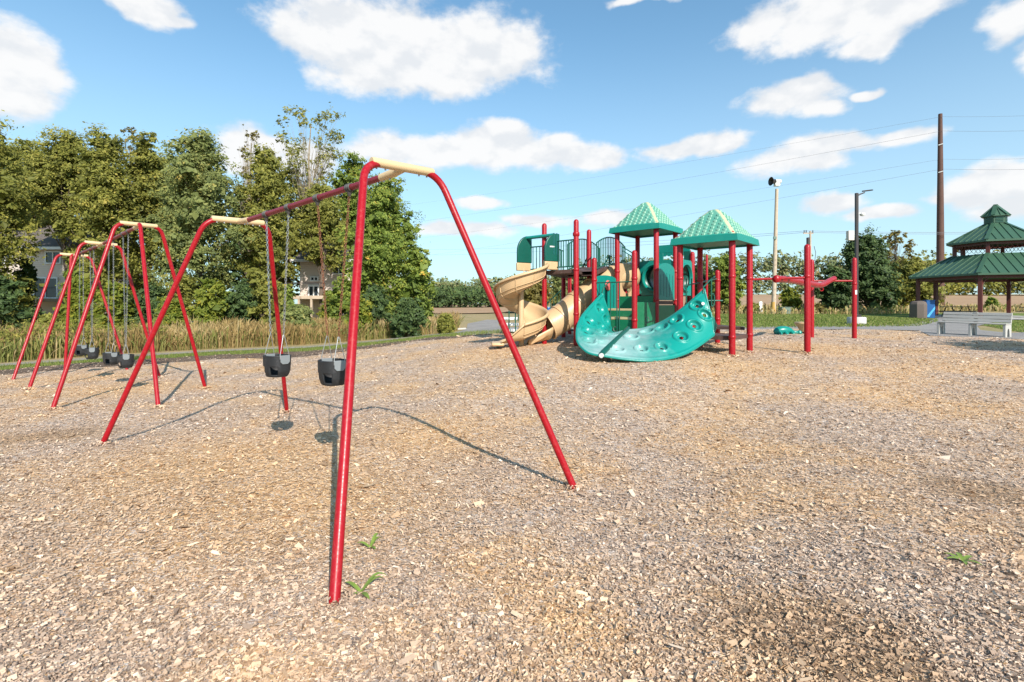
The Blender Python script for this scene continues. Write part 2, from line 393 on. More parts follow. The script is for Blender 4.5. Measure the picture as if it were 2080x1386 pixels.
v2 = N(t, 'ShaderNodeTexVoronoi'); v2.inputs['Scale'].default_value = 9; L(t, wp, v2.inputs['Vector'])
sp = N(t, 'ShaderNodeSeparateColor'); L(t, vo.outputs['Color'], sp.inputs[0])
s2 = N(t, 'ShaderNodeSeparateColor'); L(t, v2.outputs['Color'], s2.inputs[0])
rv = M(t, 'ADD', M(t, 'MULTIPLY_ADD', sp.outputs[0], .66, .14), M(t, 'MULTIPLY', s2.outputs[0], .20))
L(t, chip_colour(t, rv, pos), b.inputs['Base Color']); b.inputs['Roughness'].default_value = .85; b.inputs['Specular IOR Level'].default_value = .15
bp = N(t, 'ShaderNodeBump'); bp.inputs['Strength'].default_value = .6; bp.inputs['Distance'].default_value = .012
L(t, M(t, 'ADD', sp.outputs[1], M(t, 'MULTIPLY', vo.outputs['Distance'], -.8)), bp.inputs['Height']); L(t, bp.outputs[0], b.inputs['Normal'])
CHIP = bpy.data.materials.new('wood_chip'); CHIP.use_nodes = True
t = CHIP.node_tree; b = t.nodes['Principled BSDF']; ge = N(t, 'ShaderNodeNewGeometry'); a_ = N(t, 'ShaderNodeAttribute'); a_.attribute_name = 'rnd'
gn = N(t, 'ShaderNodeTexNoise'); gn.inputs['Scale'].default_value = 120; L(t, ge.outputs['Position'], gn.inputs['Vector'])
L(t, chip_colour(t, M(t, 'ADD', a_.outputs['Fac'], M(t, 'MULTIPLY_ADD', gn.outputs[0], .3, -.15), clamp=True), ge.outputs['Position']), b.inputs['Base Color'])
b.inputs['Roughness'].default_value = .7; b.inputs['Specular IOR Level'].default_value = .25

def earth(name, c1, c2, c3, s=.25, fine=14., rough=.95):
    m = bpy.data.materials.new(name); m.use_nodes = True; t = m.node_tree; b = t.nodes['Principled BSDF']; ge = N(t, 'ShaderNodeNewGeometry')
    n = N(t, 'ShaderNodeTexNoise'); n.inputs['Scale'].default_value = s; n.inputs['Detail'].default_value = 7; n.inputs['Roughness'].default_value = .65; L(t, ge.outputs['Position'], n.inputs['Vector'])
    k = N(t, 'ShaderNodeTexNoise'); k.inputs['Scale'].default_value = fine; k.inputs['Detail'].default_value = 6; k.inputs['Roughness'].default_value = .7; L(t, ge.outputs['Position'], k.inputs['Vector'])
    c1, c2, c3 = (tuple(Vector(q) * ALB) for q in (c1, c2, c3)); c = MIX(t, SM(t, n.outputs[0], .38, .62), c1, c2); c = MIX(t, SM(t, k.outputs[0], .42, .72), c, c3)
    L(t, c, b.inputs['Base Color']); b.inputs['Roughness'].default_value = rough; b.inputs['Specular IOR Level'].default_value = .12
    bp = N(t, 'ShaderNodeBump'); bp.inputs['Strength'].default_value = .7; bp.inputs['Distance'].default_value = .03; L(t, k.outputs[0], bp.inputs['Height']); L(t, bp.outputs[0], b.inputs['Normal'])
    return m
DRYG = earth('dry_grass_ground', (.36, .27, .14), (.25, .22, .09), (.46, .36, .22), .18, 9)
LAWN = earth('mown_lawn', (.15, .205, .045), (.20, .225, .065), (.10, .15, .03), .35, 16)
FIELD = earth('harvested_field', (.40, .255, .15), (.46, .31, .19), (.33, .21, .12), .03, 1.2)
ASPH = earth('weathered_asphalt', (.30, .28, .265), (.36, .335, .31), (.23, .215, .20), .5, 40, .9)

# ------------------------------------------------------------------ ground
def axis(lo, hi, st, far):
    a = list(np.arange(lo, hi + .01, st)); d = st
    while a[-1] < far: d *= 1.12; a.append(a[-1] + d)
    d = st
    while a[0] > -far * (1 if lo < -20 else .3): d *= 1.12; a.insert(0, a[0] - d)
    return np.array(a)
xs = axis(-32, 40, .6, 1500); ys = axis(-12, 48, .6, 1500)
EDGE = [(-120, 772), (0, 755), (220, 738), (440, 724), (620, 717), (723, 706), (850, 692), (930, 686), (1000, 681), (1080, 678), (1200, 676), (1400, 673), (1560, 671), (1735, 671), (1868, 675), (1892, 686), (2050, 692), (2250, 697), (2600, 715)]
ep = [G(*q) for q in EDGE]
rr_ = random.Random(3)
bed = [(p.x + rr_.uniform(-.08, .08), p.y) for p in ep] + [(34, 4), (34, -9), (-26, -9), (-26, ep[0].y)]
X, Y = np.meshgrid(xs, ys); Z = gz(X, Y)
under = np.ones(X.shape, bool)
for k in range(8): under &= inside(bed, X + .95 * math.cos(k * math.pi / 4), Y + .95 * math.sin(k * math.pi / 4))
Z = Z - .3 * under
nx, ny = len(xs), len(ys)
I = (np.arange(ny - 1)[:, None] * nx + np.arange(nx - 1)).ravel()
tag(np_mesh('ground', np.column_stack([X.ravel(), Y.ravel(), Z.ravel()]), np.column_stack([I, I + 1, I + nx + 1, I + nx]), DRYG, smooth=True), kind='structure')

tag(sheet('mulch_bed', bed, .3, MULCH, bz))
EDGEM = earth('dark_damp_mulch', (.105, .072, .052), (.16, .115, .085), (.22, .165, .125), 1.5, 30)
de = [(ep[i].x, ep[i].y) for i in range(0, 9)]; inn = [G(-120, 786), G(0, 766), G(220, 748), G(440, 733), G(620, 727), G(723, 713), G(850, 697), G(930, 689.5), G(1000, 682)]
sheet('mulch_margin', de + [(q.x, q.y) for q in reversed(inn)], .3, EDGEM, lambda x, y: bz(x, y) + .012)
up = [(2600, 694), (2080, 677), (2050, 678), (1992, 672), (1985, 664), (2010, 657), (2060, 651), (2060, 646), (1905, 647), (1880, 652), (1850, 660), (1740, 664), (1450, 664), (1250, 665), (1100, 666), (1012, 661), (1015, 651), (990, 650), (950, 658), (948, 668), (925, 676)]
lo = [(930, 684), (1000, 680), (1080, 676.5), (1200, 674), (1400, 671.5), (1735, 670), (1866, 673), (1890, 684), (2050, 690), (2600, 712)]
gp = [G(*q) for q in lo + up]
tag(sheet('path', [(p.x, p.y) for p in gp], .5, ASPH, lambda x, y: gz(x, y) + .03))
def gsheet(name, px, step, m, dz=.015): return sheet(name, [(p.x, p.y) for p in (G(*q) for q in px)], step, m, lambda x, y: gz(x, y) + dz)
gsheet('lawn', [(1090, 670), (1400, 670), (1735, 667), (1866, 668), (1900, 660), (2000, 662), (2100, 680), (2600, 700), (2600, 640), (2080, 637), (1900, 636), (1700, 638), (1450, 637), (1250, 643), (1090, 652)], .6, LAWN)
gsheet('grass_verge', [(-120, 775), (0, 758), (220, 741), (440, 727), (620, 720), (723, 709), (850, 695), (930, 689), (1080, 680), (1080, 672), (930, 680), (850, 684), (723, 696), (620, 704), (440, 712), (220, 724), (0, 742), (-120, 758)], .5, LAWN)
lp = [(-160, 767), (0, 745.5), (220, 729.5), (440, 715.5), (620, 708), (723, 698.5), (850, 686), (928, 678)]; lq = [(928, 675), (850, 683.5), (723, 696), (620, 705), (440, 712), (220, 725.5), (0, 741), (-160, 762)]
SIDEP = earth('dusty_path', (.34, .29, .24), (.40, .35, .29), (.27, .23, .19), .6, 30)
sheet('side_path', [(p.x, p.y) for p in (G(*q) for q in lp + lq)], .5, SIDEP, lambda x, y: gz(x, y) + .03)
sheet('field', [(12, 62), (60, 50), (260, 46), (420, 60), (420, 175), (60, 178), (20, 150)], 4, FIELD, lambda x, y: gz(x, y) + .12)
sheet('far_field', [(-30, 70), (6, 75), (8, 172), (-60, 172)], 4, FIELD, lambda x, y: gz(x, y) + .12)
C_ = onz(33.34, 35.3)
hexp = [(C_.x + 5.0 * math.cos(.65 + k * math.pi / 3), C_.y + 5.0 * math.sin(.65 + k * math.pi / 3)) for k in range(6)]
sheet('gazebo_slab', hexp, .8, CONC, lambda x, y: gz(x, y) + .06)

# ------------------------------------------------------------------ loose wood chips
FEET = [(p.x, p.y, .04) for p in (GB(*q) for q in ((679, 1224), (1167, 994), (208, 903), (583, 838), (107, 832), (417, 789), (59, 791), (324, 767), (324, 829)))] + [(5.09, 11.84, .075), (5.93, 12.77, .075), (7.21, 12.5, .075), (5.83, 14.53, .075)]
def chips(x, y, full, seed, lift=0.):
    r = np.random.default_rng(seed); n = len(x)
    l = .0126 * (np.maximum(y, 2) / 3) ** .42 * r.lognormal(-.05, .5, n); wd = l * r.uniform(.22, .6, n); th = np.minimum(.3 * wd, .006) * r.uniform(.5, 1.4, n)
    a = r.uniform(0, 2 * np.pi, n); tilt = r.normal(0, .28, n); roll = r.normal(0, .33, n)
    ca, sa, ct, st, cr, sr = np.cos(a), np.sin(a), np.cos(tilt), np.sin(tilt), np.cos(roll), np.sin(roll)
    ex = np.column_stack([ca * ct, sa * ct, st]); ey0 = np.column_stack([-sa, ca, np.zeros(n)]); ez0 = np.cross(ex, ey0)
    ey = ey0 * cr[:, None] + ez0 * sr[:, None]; ez = np.cross(ex, ey)
    c = np.column_stack([x, y, bz(x, y) + .003 + r.uniform(0, .012, n) + lift])
    j = lambda s=.25: 1 + r.uniform(-s, s, n)
    def pt(u, v, q): return c + ex * (l * u)[:, None] + ey * (wd * v)[:, None] + ez * (th * q)[:, None]
    o = np.ones(n)
    if full:
        pts = [pt(-.5 * j(), -.5 * j(.5), -o), pt(.5 * j(), -.4 * j(.6), -o), pt(.5 * j(), 0 * o, 2 * o), pt(-.5 * j(), 0 * o, 2 * o), pt(.5 * j(), .45 * j(.5), -o), pt(-.5 * j(), .4 * j(.6), -o)]
        Fq = [(0, 1, 2, 3), (3, 2, 4, 5)]
    else:      # far enough that only one bent face shows
        pts = [pt(-.5 * j(), -.5 * j(.5), o), pt(.5 * j(), -.4 * j(.6), o), pt(.5 * j(), .45 * j(.5), o), pt(-.5 * j(), .4 * j(.6), o)]; Fq = [(0, 1, 2, 3)]
    m = len(pts); V = np.stack(pts, 1).reshape(-1, 3)
    Fq = (np.array(Fq)[None] + (np.arange(n) * m)[:, None, None]).reshape(-1, 4)
    return V, Fq, np.repeat(np.clip(.06 + .9 * r.beta(2.0, 1.7, n), 0, 1), m)
# chips thin out smoothly with distance; near ones are folded slivers, far ones single faces
r = np.random.default_rng(77); yy = 1.6 * (24 / 1.6) ** r.uniform(0, 1, 640000); yy = yy[r.uniform(0, 1, len(yy)) < np.clip(1.15 - yy / 34, 0, 1)]
xx = r.uniform(-1, 1, len(yy)) * (1.04 * yy + 2.0); k = inside(bed, xx, yy); xx, yy = xx[k], yy[k]
nearm = r.uniform(1.8, 3.6, len(yy)) > yy
def chip_object(label, V, Fq, rn): tag(np_mesh('wood_chips', V, Fq, CHIP, rnd=rn), label, 'wood chips', kind='stuff')
chip_object('loose wood chips over the nearer half of the play area', *chips(xx[nearm], yy[nearm], True, 1))
chip_object('loose wood chips over the farther half of the play area', *chips(xx[~nearm], yy[~nearm], False, 2))
fx, fy, fl = [], [], []
for (x, y, pr_) in FEET:
    n_ = 170; q = pr_ + np.abs(r.normal(0, .05, n_)); a = r.uniform(0, 2 * np.pi, n_); fx += list(x + q * np.cos(a)); fy += list(y + q * np.sin(a)); fl += list(.035 * np.exp(-(q - pr_) / .05))
chip_object('small heaps of wood chips around the feet of red posts', *chips(np.array(fx), np.array(fy), True, 4, np.array(fl)))

# ------------------------------------------------------------------ grasses
DRYBL = leaf_mat('dry_grass_blade', [(0, (.34, .23, .09)), (.35, (.50, .36, .16)), (.6, (.60, .47, .25)), (.8, (.30, .30, .09)), (1, (.19, .22, .06))], .3, .7, .1)
GREENBL = leaf_mat('green_grass_blade', [(0, (.14, .20, .04)), (.5, (.22, .28, .06)), (.85, (.31, .32, .10)), (1, (.42, .36, .16))], .35, .6, .2)
def blades(x, y, h, wd, lean, seed, head=False, fn=gz, cl=None):
    r = np.random.default_rng(seed); n = len(x); a = r.uniform(0, 2 * np.pi, n); la = r.uniform(0, 2 * np.pi, n); le = np.abs(r.normal(0, lean, n)) * h
    z = fn(x, y); W = np.column_stack([np.cos(a), np.sin(a), np.zeros(n)]) * (wd / 2)[:, None]; D = np.column_stack([np.cos(la), np.sin(la), np.zeros(n)]) * le[:, None]
    B = np.column_stack([x, y, z - .02]); U = np.array([0, 0, 1.])
    p = [B - W, B + W, B + D * .3 + U * (h * .55)[:, None] + W * .8, B + D * .3 + U * (h * .55)[:, None] - W * .8]
    if head:   # feathery seed head
        Wh = W * r.uniform(2.0, 3.5, n)[:, None]
        p += [B + D * .7 + U * (h * .85)[:, None] + Wh, B + D * .7 + U * (h * .85)[:, None] - Wh, B + D + U * h[:, None] + W * .5, B + D + U * h[:, None] - W * .5]
        Fq = [(0, 1, 2, 3), (3, 2, 4, 5), (5, 4, 6, 7)]
    else:
        p += [B + D + U * h[:, None] + W * .15, B + D + U * h[:, None] - W * .15]; Fq = [(0, 1, 2, 3), (3, 2, 4, 5)]
    m = len(p); V = np.stack(p, 1).reshape(-1, 3)
    c = r.uniform(0, 1, n) if cl is None else cl
    return V, (np.array(Fq)[None] + (np.arange(n) * m)[:, None, None]).reshape(-1, 4), np.repeat(c, m)
def fill(px, n, seed, fn=G):
    poly = [(p.x, p.y) for p in (G(*q) for q in px)] if fn else px
    A = np.array(poly); r = np.random.default_rng(seed); x = r.uniform(A[:, 0].min(), A[:, 0].max(), n); y = r.uniform(A[:, 1].min(), A[:, 1].max(), n)
    k = inside(poly, x, y); return x[k], y[k]
LB = [(-200, 748), (0, 738), (220, 721), (440, 709), (620, 701), (723, 693), (850, 682), (925, 674)]
LBW = [(p.x, p.y) for p in (G(*q) for q in LB)]
band = LBW + [(LBW[-1][0] - .2, LBW[-1][1] + 5), (LBW[-2][0] - .5, LBW[-2][1] + 7), (LBW[4][0] - 2, LBW[4][1] + 7), (LBW[3][0] - 3, LBW[3][1] + 6), (LBW[1][0] - 3, LBW[1][1] + 6), (LBW[0][0] - 4, LBW[0][1] + 6)]
x, y = fill(band, 120000, 21, None); r = np.random.default_rng(4)
wl_ = sm(-9, -17, x); cl = np.clip(vnoise(x, y, 1.6, 5) * .9 - .25 * wl_ + r.normal(.05, .2, len(x)), 0, 1); cl = np.where(r.uniform(0, 1, len(x)) < .14 + .6 * vnoise(x, y, 2.3, 6) ** 2 + .25 * wl_, r.uniform(.75, 1, len(x)), cl * .62)
hh = .88 * r.uniform(.5, 1.3, len(x)) * (.62 + .62 * vnoise(x, y, 1.1, 7) + .25 * vnoise(x, y, .35, 8)) * (.75 + .45 * vnoise(x, y, 4.5, 12)) * np.where(cl > .7, .8, 1.)
V, Fq, rn = blades(x, y, hh, r.uniform(.010, .026, len(x)), .36, 31, True, cl=cl)
tag(np_mesh('tall_dry_grass', V, Fq, DRYBL, rnd=rn), 'tall dry golden grass in a long band below the left grove', 'tall grass', kind='stuff')
x, y = fill([(-120, 773), (0, 757), (220, 740), (440, 726), (620, 719), (723, 708), (850, 694), (930, 688), (1080, 679), (1080, 673), (930, 679), (850, 686.5), (723, 699), (620, 708.5), (440, 716), (220, 730), (0, 746), (-120, 763)], 80000, 22)
V, Fq, rn = blades(x, y, r.uniform(.05, .16, len(x)), r.uniform(.008, .02, len(x)), .5, 32)
tag(np_mesh('verge_grass', V, Fq, GREENBL, rnd=rn), 'short green grass between the mulch and the tall dry grass', 'grass', kind='stuff')
x, y = fill([(1090, 669), (1400, 669), (1735, 666), (1866, 664), (1905, 655), (1905, 650), (1700, 640), (1450, 639), (1250, 645), (1090, 653)], 60000, 23)
V, Fq, rn = blades(x, y, r.uniform(.05, .13, len(x)), r.uniform(.03, .07, len(x)), .5, 33)
tag(np_mesh('lawn_grass', V, Fq, GREENBL, rnd=rn), 'short mown lawn beyond the asphalt path', 'grass', kind='stuff')
x, y = fill([(2000, 663), (2060, 674), (2100, 676), (2300, 686), (2300, 650), (2080, 652), (2030, 656)], 26000, 24)
V, Fq, rn = blades(x, y, r.uniform(.05, .13, len(x)), r.uniform(.015, .04, len(x)), .5, 34)
tag(np_mesh('lawn_grass', V, Fq, GREENBL, rnd=rn), 'patch of green lawn right of the grey bench', 'grass', kind='stuff')
x, y = fill([(1440, 640), (1600, 640), (1760, 641), (1900, 637), (2000, 634), (2300, 636), (2300, 626), (1900, 626), (1700, 627), (1440, 628)], 16000, 25)
V, Fq, rn = blades(x, y, r.uniform(.2, .8, len(x)) * (.2 + 1.0 * vnoise(x, y, 1.8, 9)), r.uniform(.03, .07, len(x)), .25, 35, True, cl=np.clip(r.normal(.55, .35, len(x)), 0, 1))
tag(np_mesh('tall_weeds', V, Fq, DRYBL, rnd=rn), 'strip of dry weeds along the far edge of the lawn', 'weeds', kind='stuff')

# ------------------------------------------------------------------ swing sets
def fillet(a, b, c, r, n=8):
    # polyline a-b-c with its corner b rounded at distance r
    a, b, c = Vector(a), Vector(b), Vector(c); p = b + (a - b).normalized() * r; q = b + (c - b).normalized() * r
    return [p * (1 - t) ** 2 + b * 2 * t * (1 - t) + q * t * t for t in (i / n for i in range(n + 1))]
PIPE = .0315
def swing_arch(root, f0, f1, c0, c1, inner, sleeve=.42):
    """two bent red legs meeting in a cream cast yoke; inner = direction of the beam"""
    mid = (c0 + c1) / 2; ax = (c1 - c0).normalized(); wl = (c1 - c0).length; hs = wl * sleeve
    for f, c, s in ((f0, c0, -1), (f1, c1, 1)):
        g = f + (f - c).normalized() * .25
        pts = [g] + fillet(g, c, mid, min(.2, wl * .30)) + [mid + ax * s * hs * .8]
        MB().tube(pts, PIPE, 20).build('leg', RED, root)
    y = MB(); y.tube([mid - ax * hs, mid - ax * (hs - .015), mid + ax * (hs - .015), mid + ax * hs], [PIPE + .004, PIPE + .0075, PIPE + .0075, PIPE + .004], 20)
    yo = y.build('yoke', CREAM, root)
    for d in inner:
        d = d.normalized()
        MB().tube([mid - Vector((0, 0, .012)), mid + d * .13 - Vector((0, 0, .02)), mid + d * .33 - Vector((0, 0, .028))], [PIPE * 1.0, PIPE * 1.2, PIPE * 1.12], 18).build('beam_socket', CREAM, yo)
        b = MB(); dn = Vector((0, 0, -1))
        for t in (.2, .29):
            b.tube([mid + d * t + dn * (PIPE + .028), mid + d * t + dn * (PIPE + .045)], .008, 8)
        for t in (-.82, -.55, .55, .82):
            o = mid + ax * hs * t + dn * (PIPE + .004) + d * .012; b.tube([o, o + dn * .014], .008, 8)
        tag(b.build('bolts', STEEL, yo), kind='stuff')
    return mid
def chain(m, a, b, wire=.0035, pitch=.030, wd=.0095):
    a, b = Vector(a), Vector(b); d = b - a; n = int(d.length / pitch); d = d / n
    s = d.normalized().orthogonal().normalized(); s2 = d.normalized().cross(s)
    for i in range(n):
        c = a + d * (i + .5); x = s if i % 2 else s2; e = d.normalized() * pitch * .62
        pts = [c - e + x * 0, c - e * .8 + x * wd, c + e * .8 + x * wd, c + e, c + e * .8 - x * wd, c - e * .8 - x * wd, c - e]
        m.tube(pts, wire, 4, False)
def bucket(name, label, group, h0, h1, top, seat, chainmat=(STEEL, STEEL), H=.235, rx=.155, ry=.125, yaw=0.):
    """full-bucket toddler swing: h0/h1 beam hangers, seat = centre of the seat rim"""
    ax = (h1 - h0); ax.z = 0; ax.normalize(); ax = Matrix.Rotation(yaw, 3, 'Z') @ ax; pr = Vector((-ax.y, ax.x, 0)); up = Vector((0, 0, 1))
    root = thing(name, label, 'swing', seat - up * H, group)
    P = lambda th, z, k=1.: seat + up * z + ax * (math.copysign(abs(math.cos(th)) ** .75, math.cos(th)) * rx * k) + pr * (math.copysign(abs(math.sin(th)) ** .75, math.sin(th)) * ry * k)
    n, m = 48, 22; rows = []
    for j in range(m + 1):
        z = -H * j / m; k = 1 - .10 * (j / m) ** 2 - (.22 * max(0, j / m - .72) ** 1.4 * 4)
        rows.append([P(2 * math.pi * i / n, z, k) for i in range(n)])
    rows.append([P(2 * math.pi * i / n, -H * 1.02, .35) for i in range(n)])
    mb = MB(); V = [p for q in rows for p in q]; Fq = []
    for j in range(m + 1):
        for i in range(n):
            th = 2 * math.pi * (i + .5) / n; s, c = math.sin(th), math.cos(th); t = (j + .5) / m
            # two leg holes at the front, one slot at the back
            if s > 0 and .22 < abs(c) < .86 and .50 < t < .93: continue
            if s < -.45 and .50 < t < .56 and abs(c) < .8: continue
            Fq.append((j * n + i, j * n + (i + 1) % n, (j + 1) * n + (i + 1) % n, (j + 1) * n + i))
    mb.add(V, Fq); sh = mb.build('bucket_seat', RUBBER, root, thick=.014)
    mb = MB(); mb.tube([P(2 * math.pi * i / n, 0) for i in range(n + 1)], .010, 8, False); mb.build('rim', RUBBER, sh)
    for s, hg, cm in ((-1, h0, chainmat[0]), (1, h1, chainmat[1])):
        e = seat + ax * s * rx; off = pr * .055
        pl = MB(); pw = .058
        prof = [(-pw, .012), (pw, .012), (pw, -.062), (pw * .55, -.088), (-pw * .55, -.088), (-pw, -.062)]
        fr = Matrix((pr, up, ax * s)).transposed().to_4x4(); fr.translation = e + ax * s * .012
        pl.prism(prof, .007, fr); pl.build('side_plate', GREYP, root, bevel=.002)
        fr2 = fr.copy(); fr2.translation = e - ax * s * .014
        pl = MB(); pl.prism(prof, .006, fr2); pl.build('side_plate', GREYP, root, bevel=.002)
        apex = e + up * .25 - ax * s * .02
        MB().tube([e + off - up * .03, e + off + up * .02, apex + off * .1, apex - off * .1, e - off + up * .02, e - off - up * .03], .0042, 8).build('hanger_rod', STEEL, root)
        cm_ = MB(); chain(cm_, apex, hg + Vector((0, 0, -.075)) if top else hg); cm_.build('chain', cm, root, angle=0)
    return root
def hangers(root, a, b, ts, r):
    d = (b - a).normalized(); res = []
    for t in ts:
        c = a + (b - a) * t; m = MB()
        for k in (-.028, 0, .028): m.tube([c + d * (k - .011), c + d * (k - .007), c + d * (k + .007), c + d * (k + .011)], [r + .004, r + .011, r + .011, r + .004], 18)
        dn = Vector((0, 0, -1)); m.tube([c + dn * r, c + dn * (r + .05)], [.028, .014], 10)
        m.build('swing_hanger', CLAMP, root); res.append(c + dn * r); 
    return res
up_ = Vector((0, 0, 1))
# near set: two splayed arches, one beam
f = [GB(679, 1224), GB(1167, 994), GB(208, 903), GB(583, 838)]
c = [at(741, 326, 4.167), at(889, 353, 4.728), at(419, 443, 6.498), at(545, 454.6, 7.058)]
m0, m1 = (c[0] + c[1]) / 2, (c[2] + c[3]) / 2
S1 = thing('swing_set', 'tall red swing set with two splayed arches nearest the camera', 'swing set', onz(-2, 5, bz))
swing_arch(S1, f[0], f[1], c[0], c[1], [m1 - m0]); swing_arch(S1, f[2], f[3], c[2], c[3], [m0 - m1])
dn = up_ * -.028; d = (m1 - m0).normalized()
MB().tube([m0 + d * .2 + dn, m1 - d * .2 + dn], PIPE * .97, 20).build('top_beam', REDB, S1)
a, b = m0 + dn, m1 + dn
def tpar(u):   # where along the beam the picture column u falls
    lo, hi = 0., 1.
    for _ in range(50):
        t = (lo + hi) / 2; p = a + (b - a) * t
        if 1040 + F * p.x / p.y > u: lo = t
        else: hi = t
    return lo
ts = [tpar(q) for q in (541, 586, 645, 710)]
hp = hangers(S1, a, b, ts, PIPE)
def seat_at(h0, h1, u, v):
    c = (h0 + h1) / 2; return Vector((c.x, c.y, EYE + (HV - v) * c.y / F))
bucket('bucket_swing', 'black bucket swing on shiny chains, farther of the near pair', 'bucket swings', hp[1], hp[0], False, seat_at(hp[0], hp[1], 0, 723), (STEEL, STEEL), yaw=.12)
bucket('bucket_swing', 'black bucket swing on rusty chains beside the nearest red leg', 'bucket swings', hp[3], hp[2], False, seat_at(hp[2], hp[3], 0, 733), (RUST, RUST), yaw=-.10)

# far set: three arches in a row, a brace leg at each end
fe = [(107, 832), (417, 789), (59, 791), (324, 767), (27, 771), (258, 751)]
ff = [GB(*q) for q in fe]
tt = [at(236, 452, 10.266), at(326, 461, 10.84), at(165, 491.5, 12.717), at(244, 499, 13.291), at(116, 516, 15.17), at(184, 521, 15.743)]
ms = [(tt[i] + tt[i + 1]) / 2 for i in (0, 2, 4)]
S2 = thing('swing_set', 'red three-arch swing set with brace legs at the left', 'swing set', onz(-10, 13, bz))
PIPE = .037
swing_arch(S2, ff[0], ff[1], tt[0], tt[1], [ms[1] - ms[0]]); swing_arch(S2, ff[2], ff[3], tt[2], tt[3], [ms[0] - ms[1], ms[2] - ms[1]]); swing_arch(S2, ff[4], ff[5], tt[4], tt[5], [ms[1] - ms[2]])
for top, foot in ((ms[0], GB(324, 829)), (ms[2], GB(131, 758))):
    k = foot - top; k.z = 0; k.normalize()
    MB().tube([foot - up_ * .2] + fillet(foot, top + k * .14, top, .12) + [top], PIPE, 18).build('brace_leg', RED, S2)
n_ = 0
LBL = [['black bucket swing hanging nearest the front arch of the far swing set', 'black bucket swing, second from the front arch of the far set'],
       ['black bucket swing just behind the middle arch of the far set', 'black bucket swing farthest back on the far swing set']]
for k in range(2):
    a, b = ms[k] + dn, ms[k + 1] + dn; d = (b - a).normalized()
    MB().tube([a + d * .2, b - d * .2], PIPE * .97, 16).build('top_beam', REDB, S2)
    hp = hangers(S2, a, b, (.24, .37, .63, .76), PIPE)
    for q, (i, j) in enumerate(((0, 1), (2, 3))):
        z = [721, 719, 726, 724][k * 2 + q]
        s = (hp[i] + hp[j]) / 2; s = Vector((s.x, s.y, bz(s.x, s.y) + .78 + .05 * k))
        bucket('bucket_swing', LBL[k][q], 'bucket swings', hp[i], hp[j], False, s, (STEEL, STEEL), H=.27, rx=.18, ry=.145, yaw=.3 * (q - .5))

# ------------------------------------------------------------------ play structure
TH = R(48); A_ = Vector((math.cos(TH), math.sin(TH), 0)); B_ = Vector((-math.sin(TH), math.cos(TH), 0)); S_ = 1.25
F0 = Vector((5.09, 11.84, 0))
def Pt(i, j, z=0.): p = F0 + A_ * (S_ * i) + B_ * (S_ * j); return Vector((p.x, p.y, z))
PS = thing('play_structure', 'large play structure with teal roofs, tan slides and red posts', 'play structure', onz(3.6, 14.5))
PR = .072
def post(x, y, ztop, root=PS, r=PR, bands=()):
    z0 = float(bz(x, y)) - .15
    o = MB().tube([(x, y, z0), (x, y, ztop - r)], r, 20, True, True).build('post', RED, root)
    for zb in bands:
        MB().tube([(x, y, zb - .035), (x, y, zb - .02), (x, y, zb + .02), (x, y, zb + .035)], [r + .002, r + .011, r + .011, r + .002], 20, False).build('clamp_band', RED, o)
    return o
ZR2, ZR1 = 3.07, 3.73
posts = {}
for (i, j) in ((0, 0), (1, 0), (0, 1), (1, 1)): p = Pt(i, j); posts[i, j] = post(p.x, p.y, ZR2 + .25, bands=(.86, 2.26))
for (i, j) in ((1, 2), (2, 2), (1, 3), (2, 3)): p = Pt(i, j); post(p.x, p.y, ZR1 + .25, bands=(1.0, 1.75, 2.6))
for (i, j, z) in ((0, 2, 3.05), (0, 3, 2.93), (2, 1, 2.6), (3, 2, 3.3), (3.15, 2.15, 3.4), (3, 3, 3.6)): p = Pt(i, j); post(p.x, p.y, z, bands=(1.2, 2.3))
p = Pt(4, 2.02); post(p.x, p.y, 3.3, r=.04)
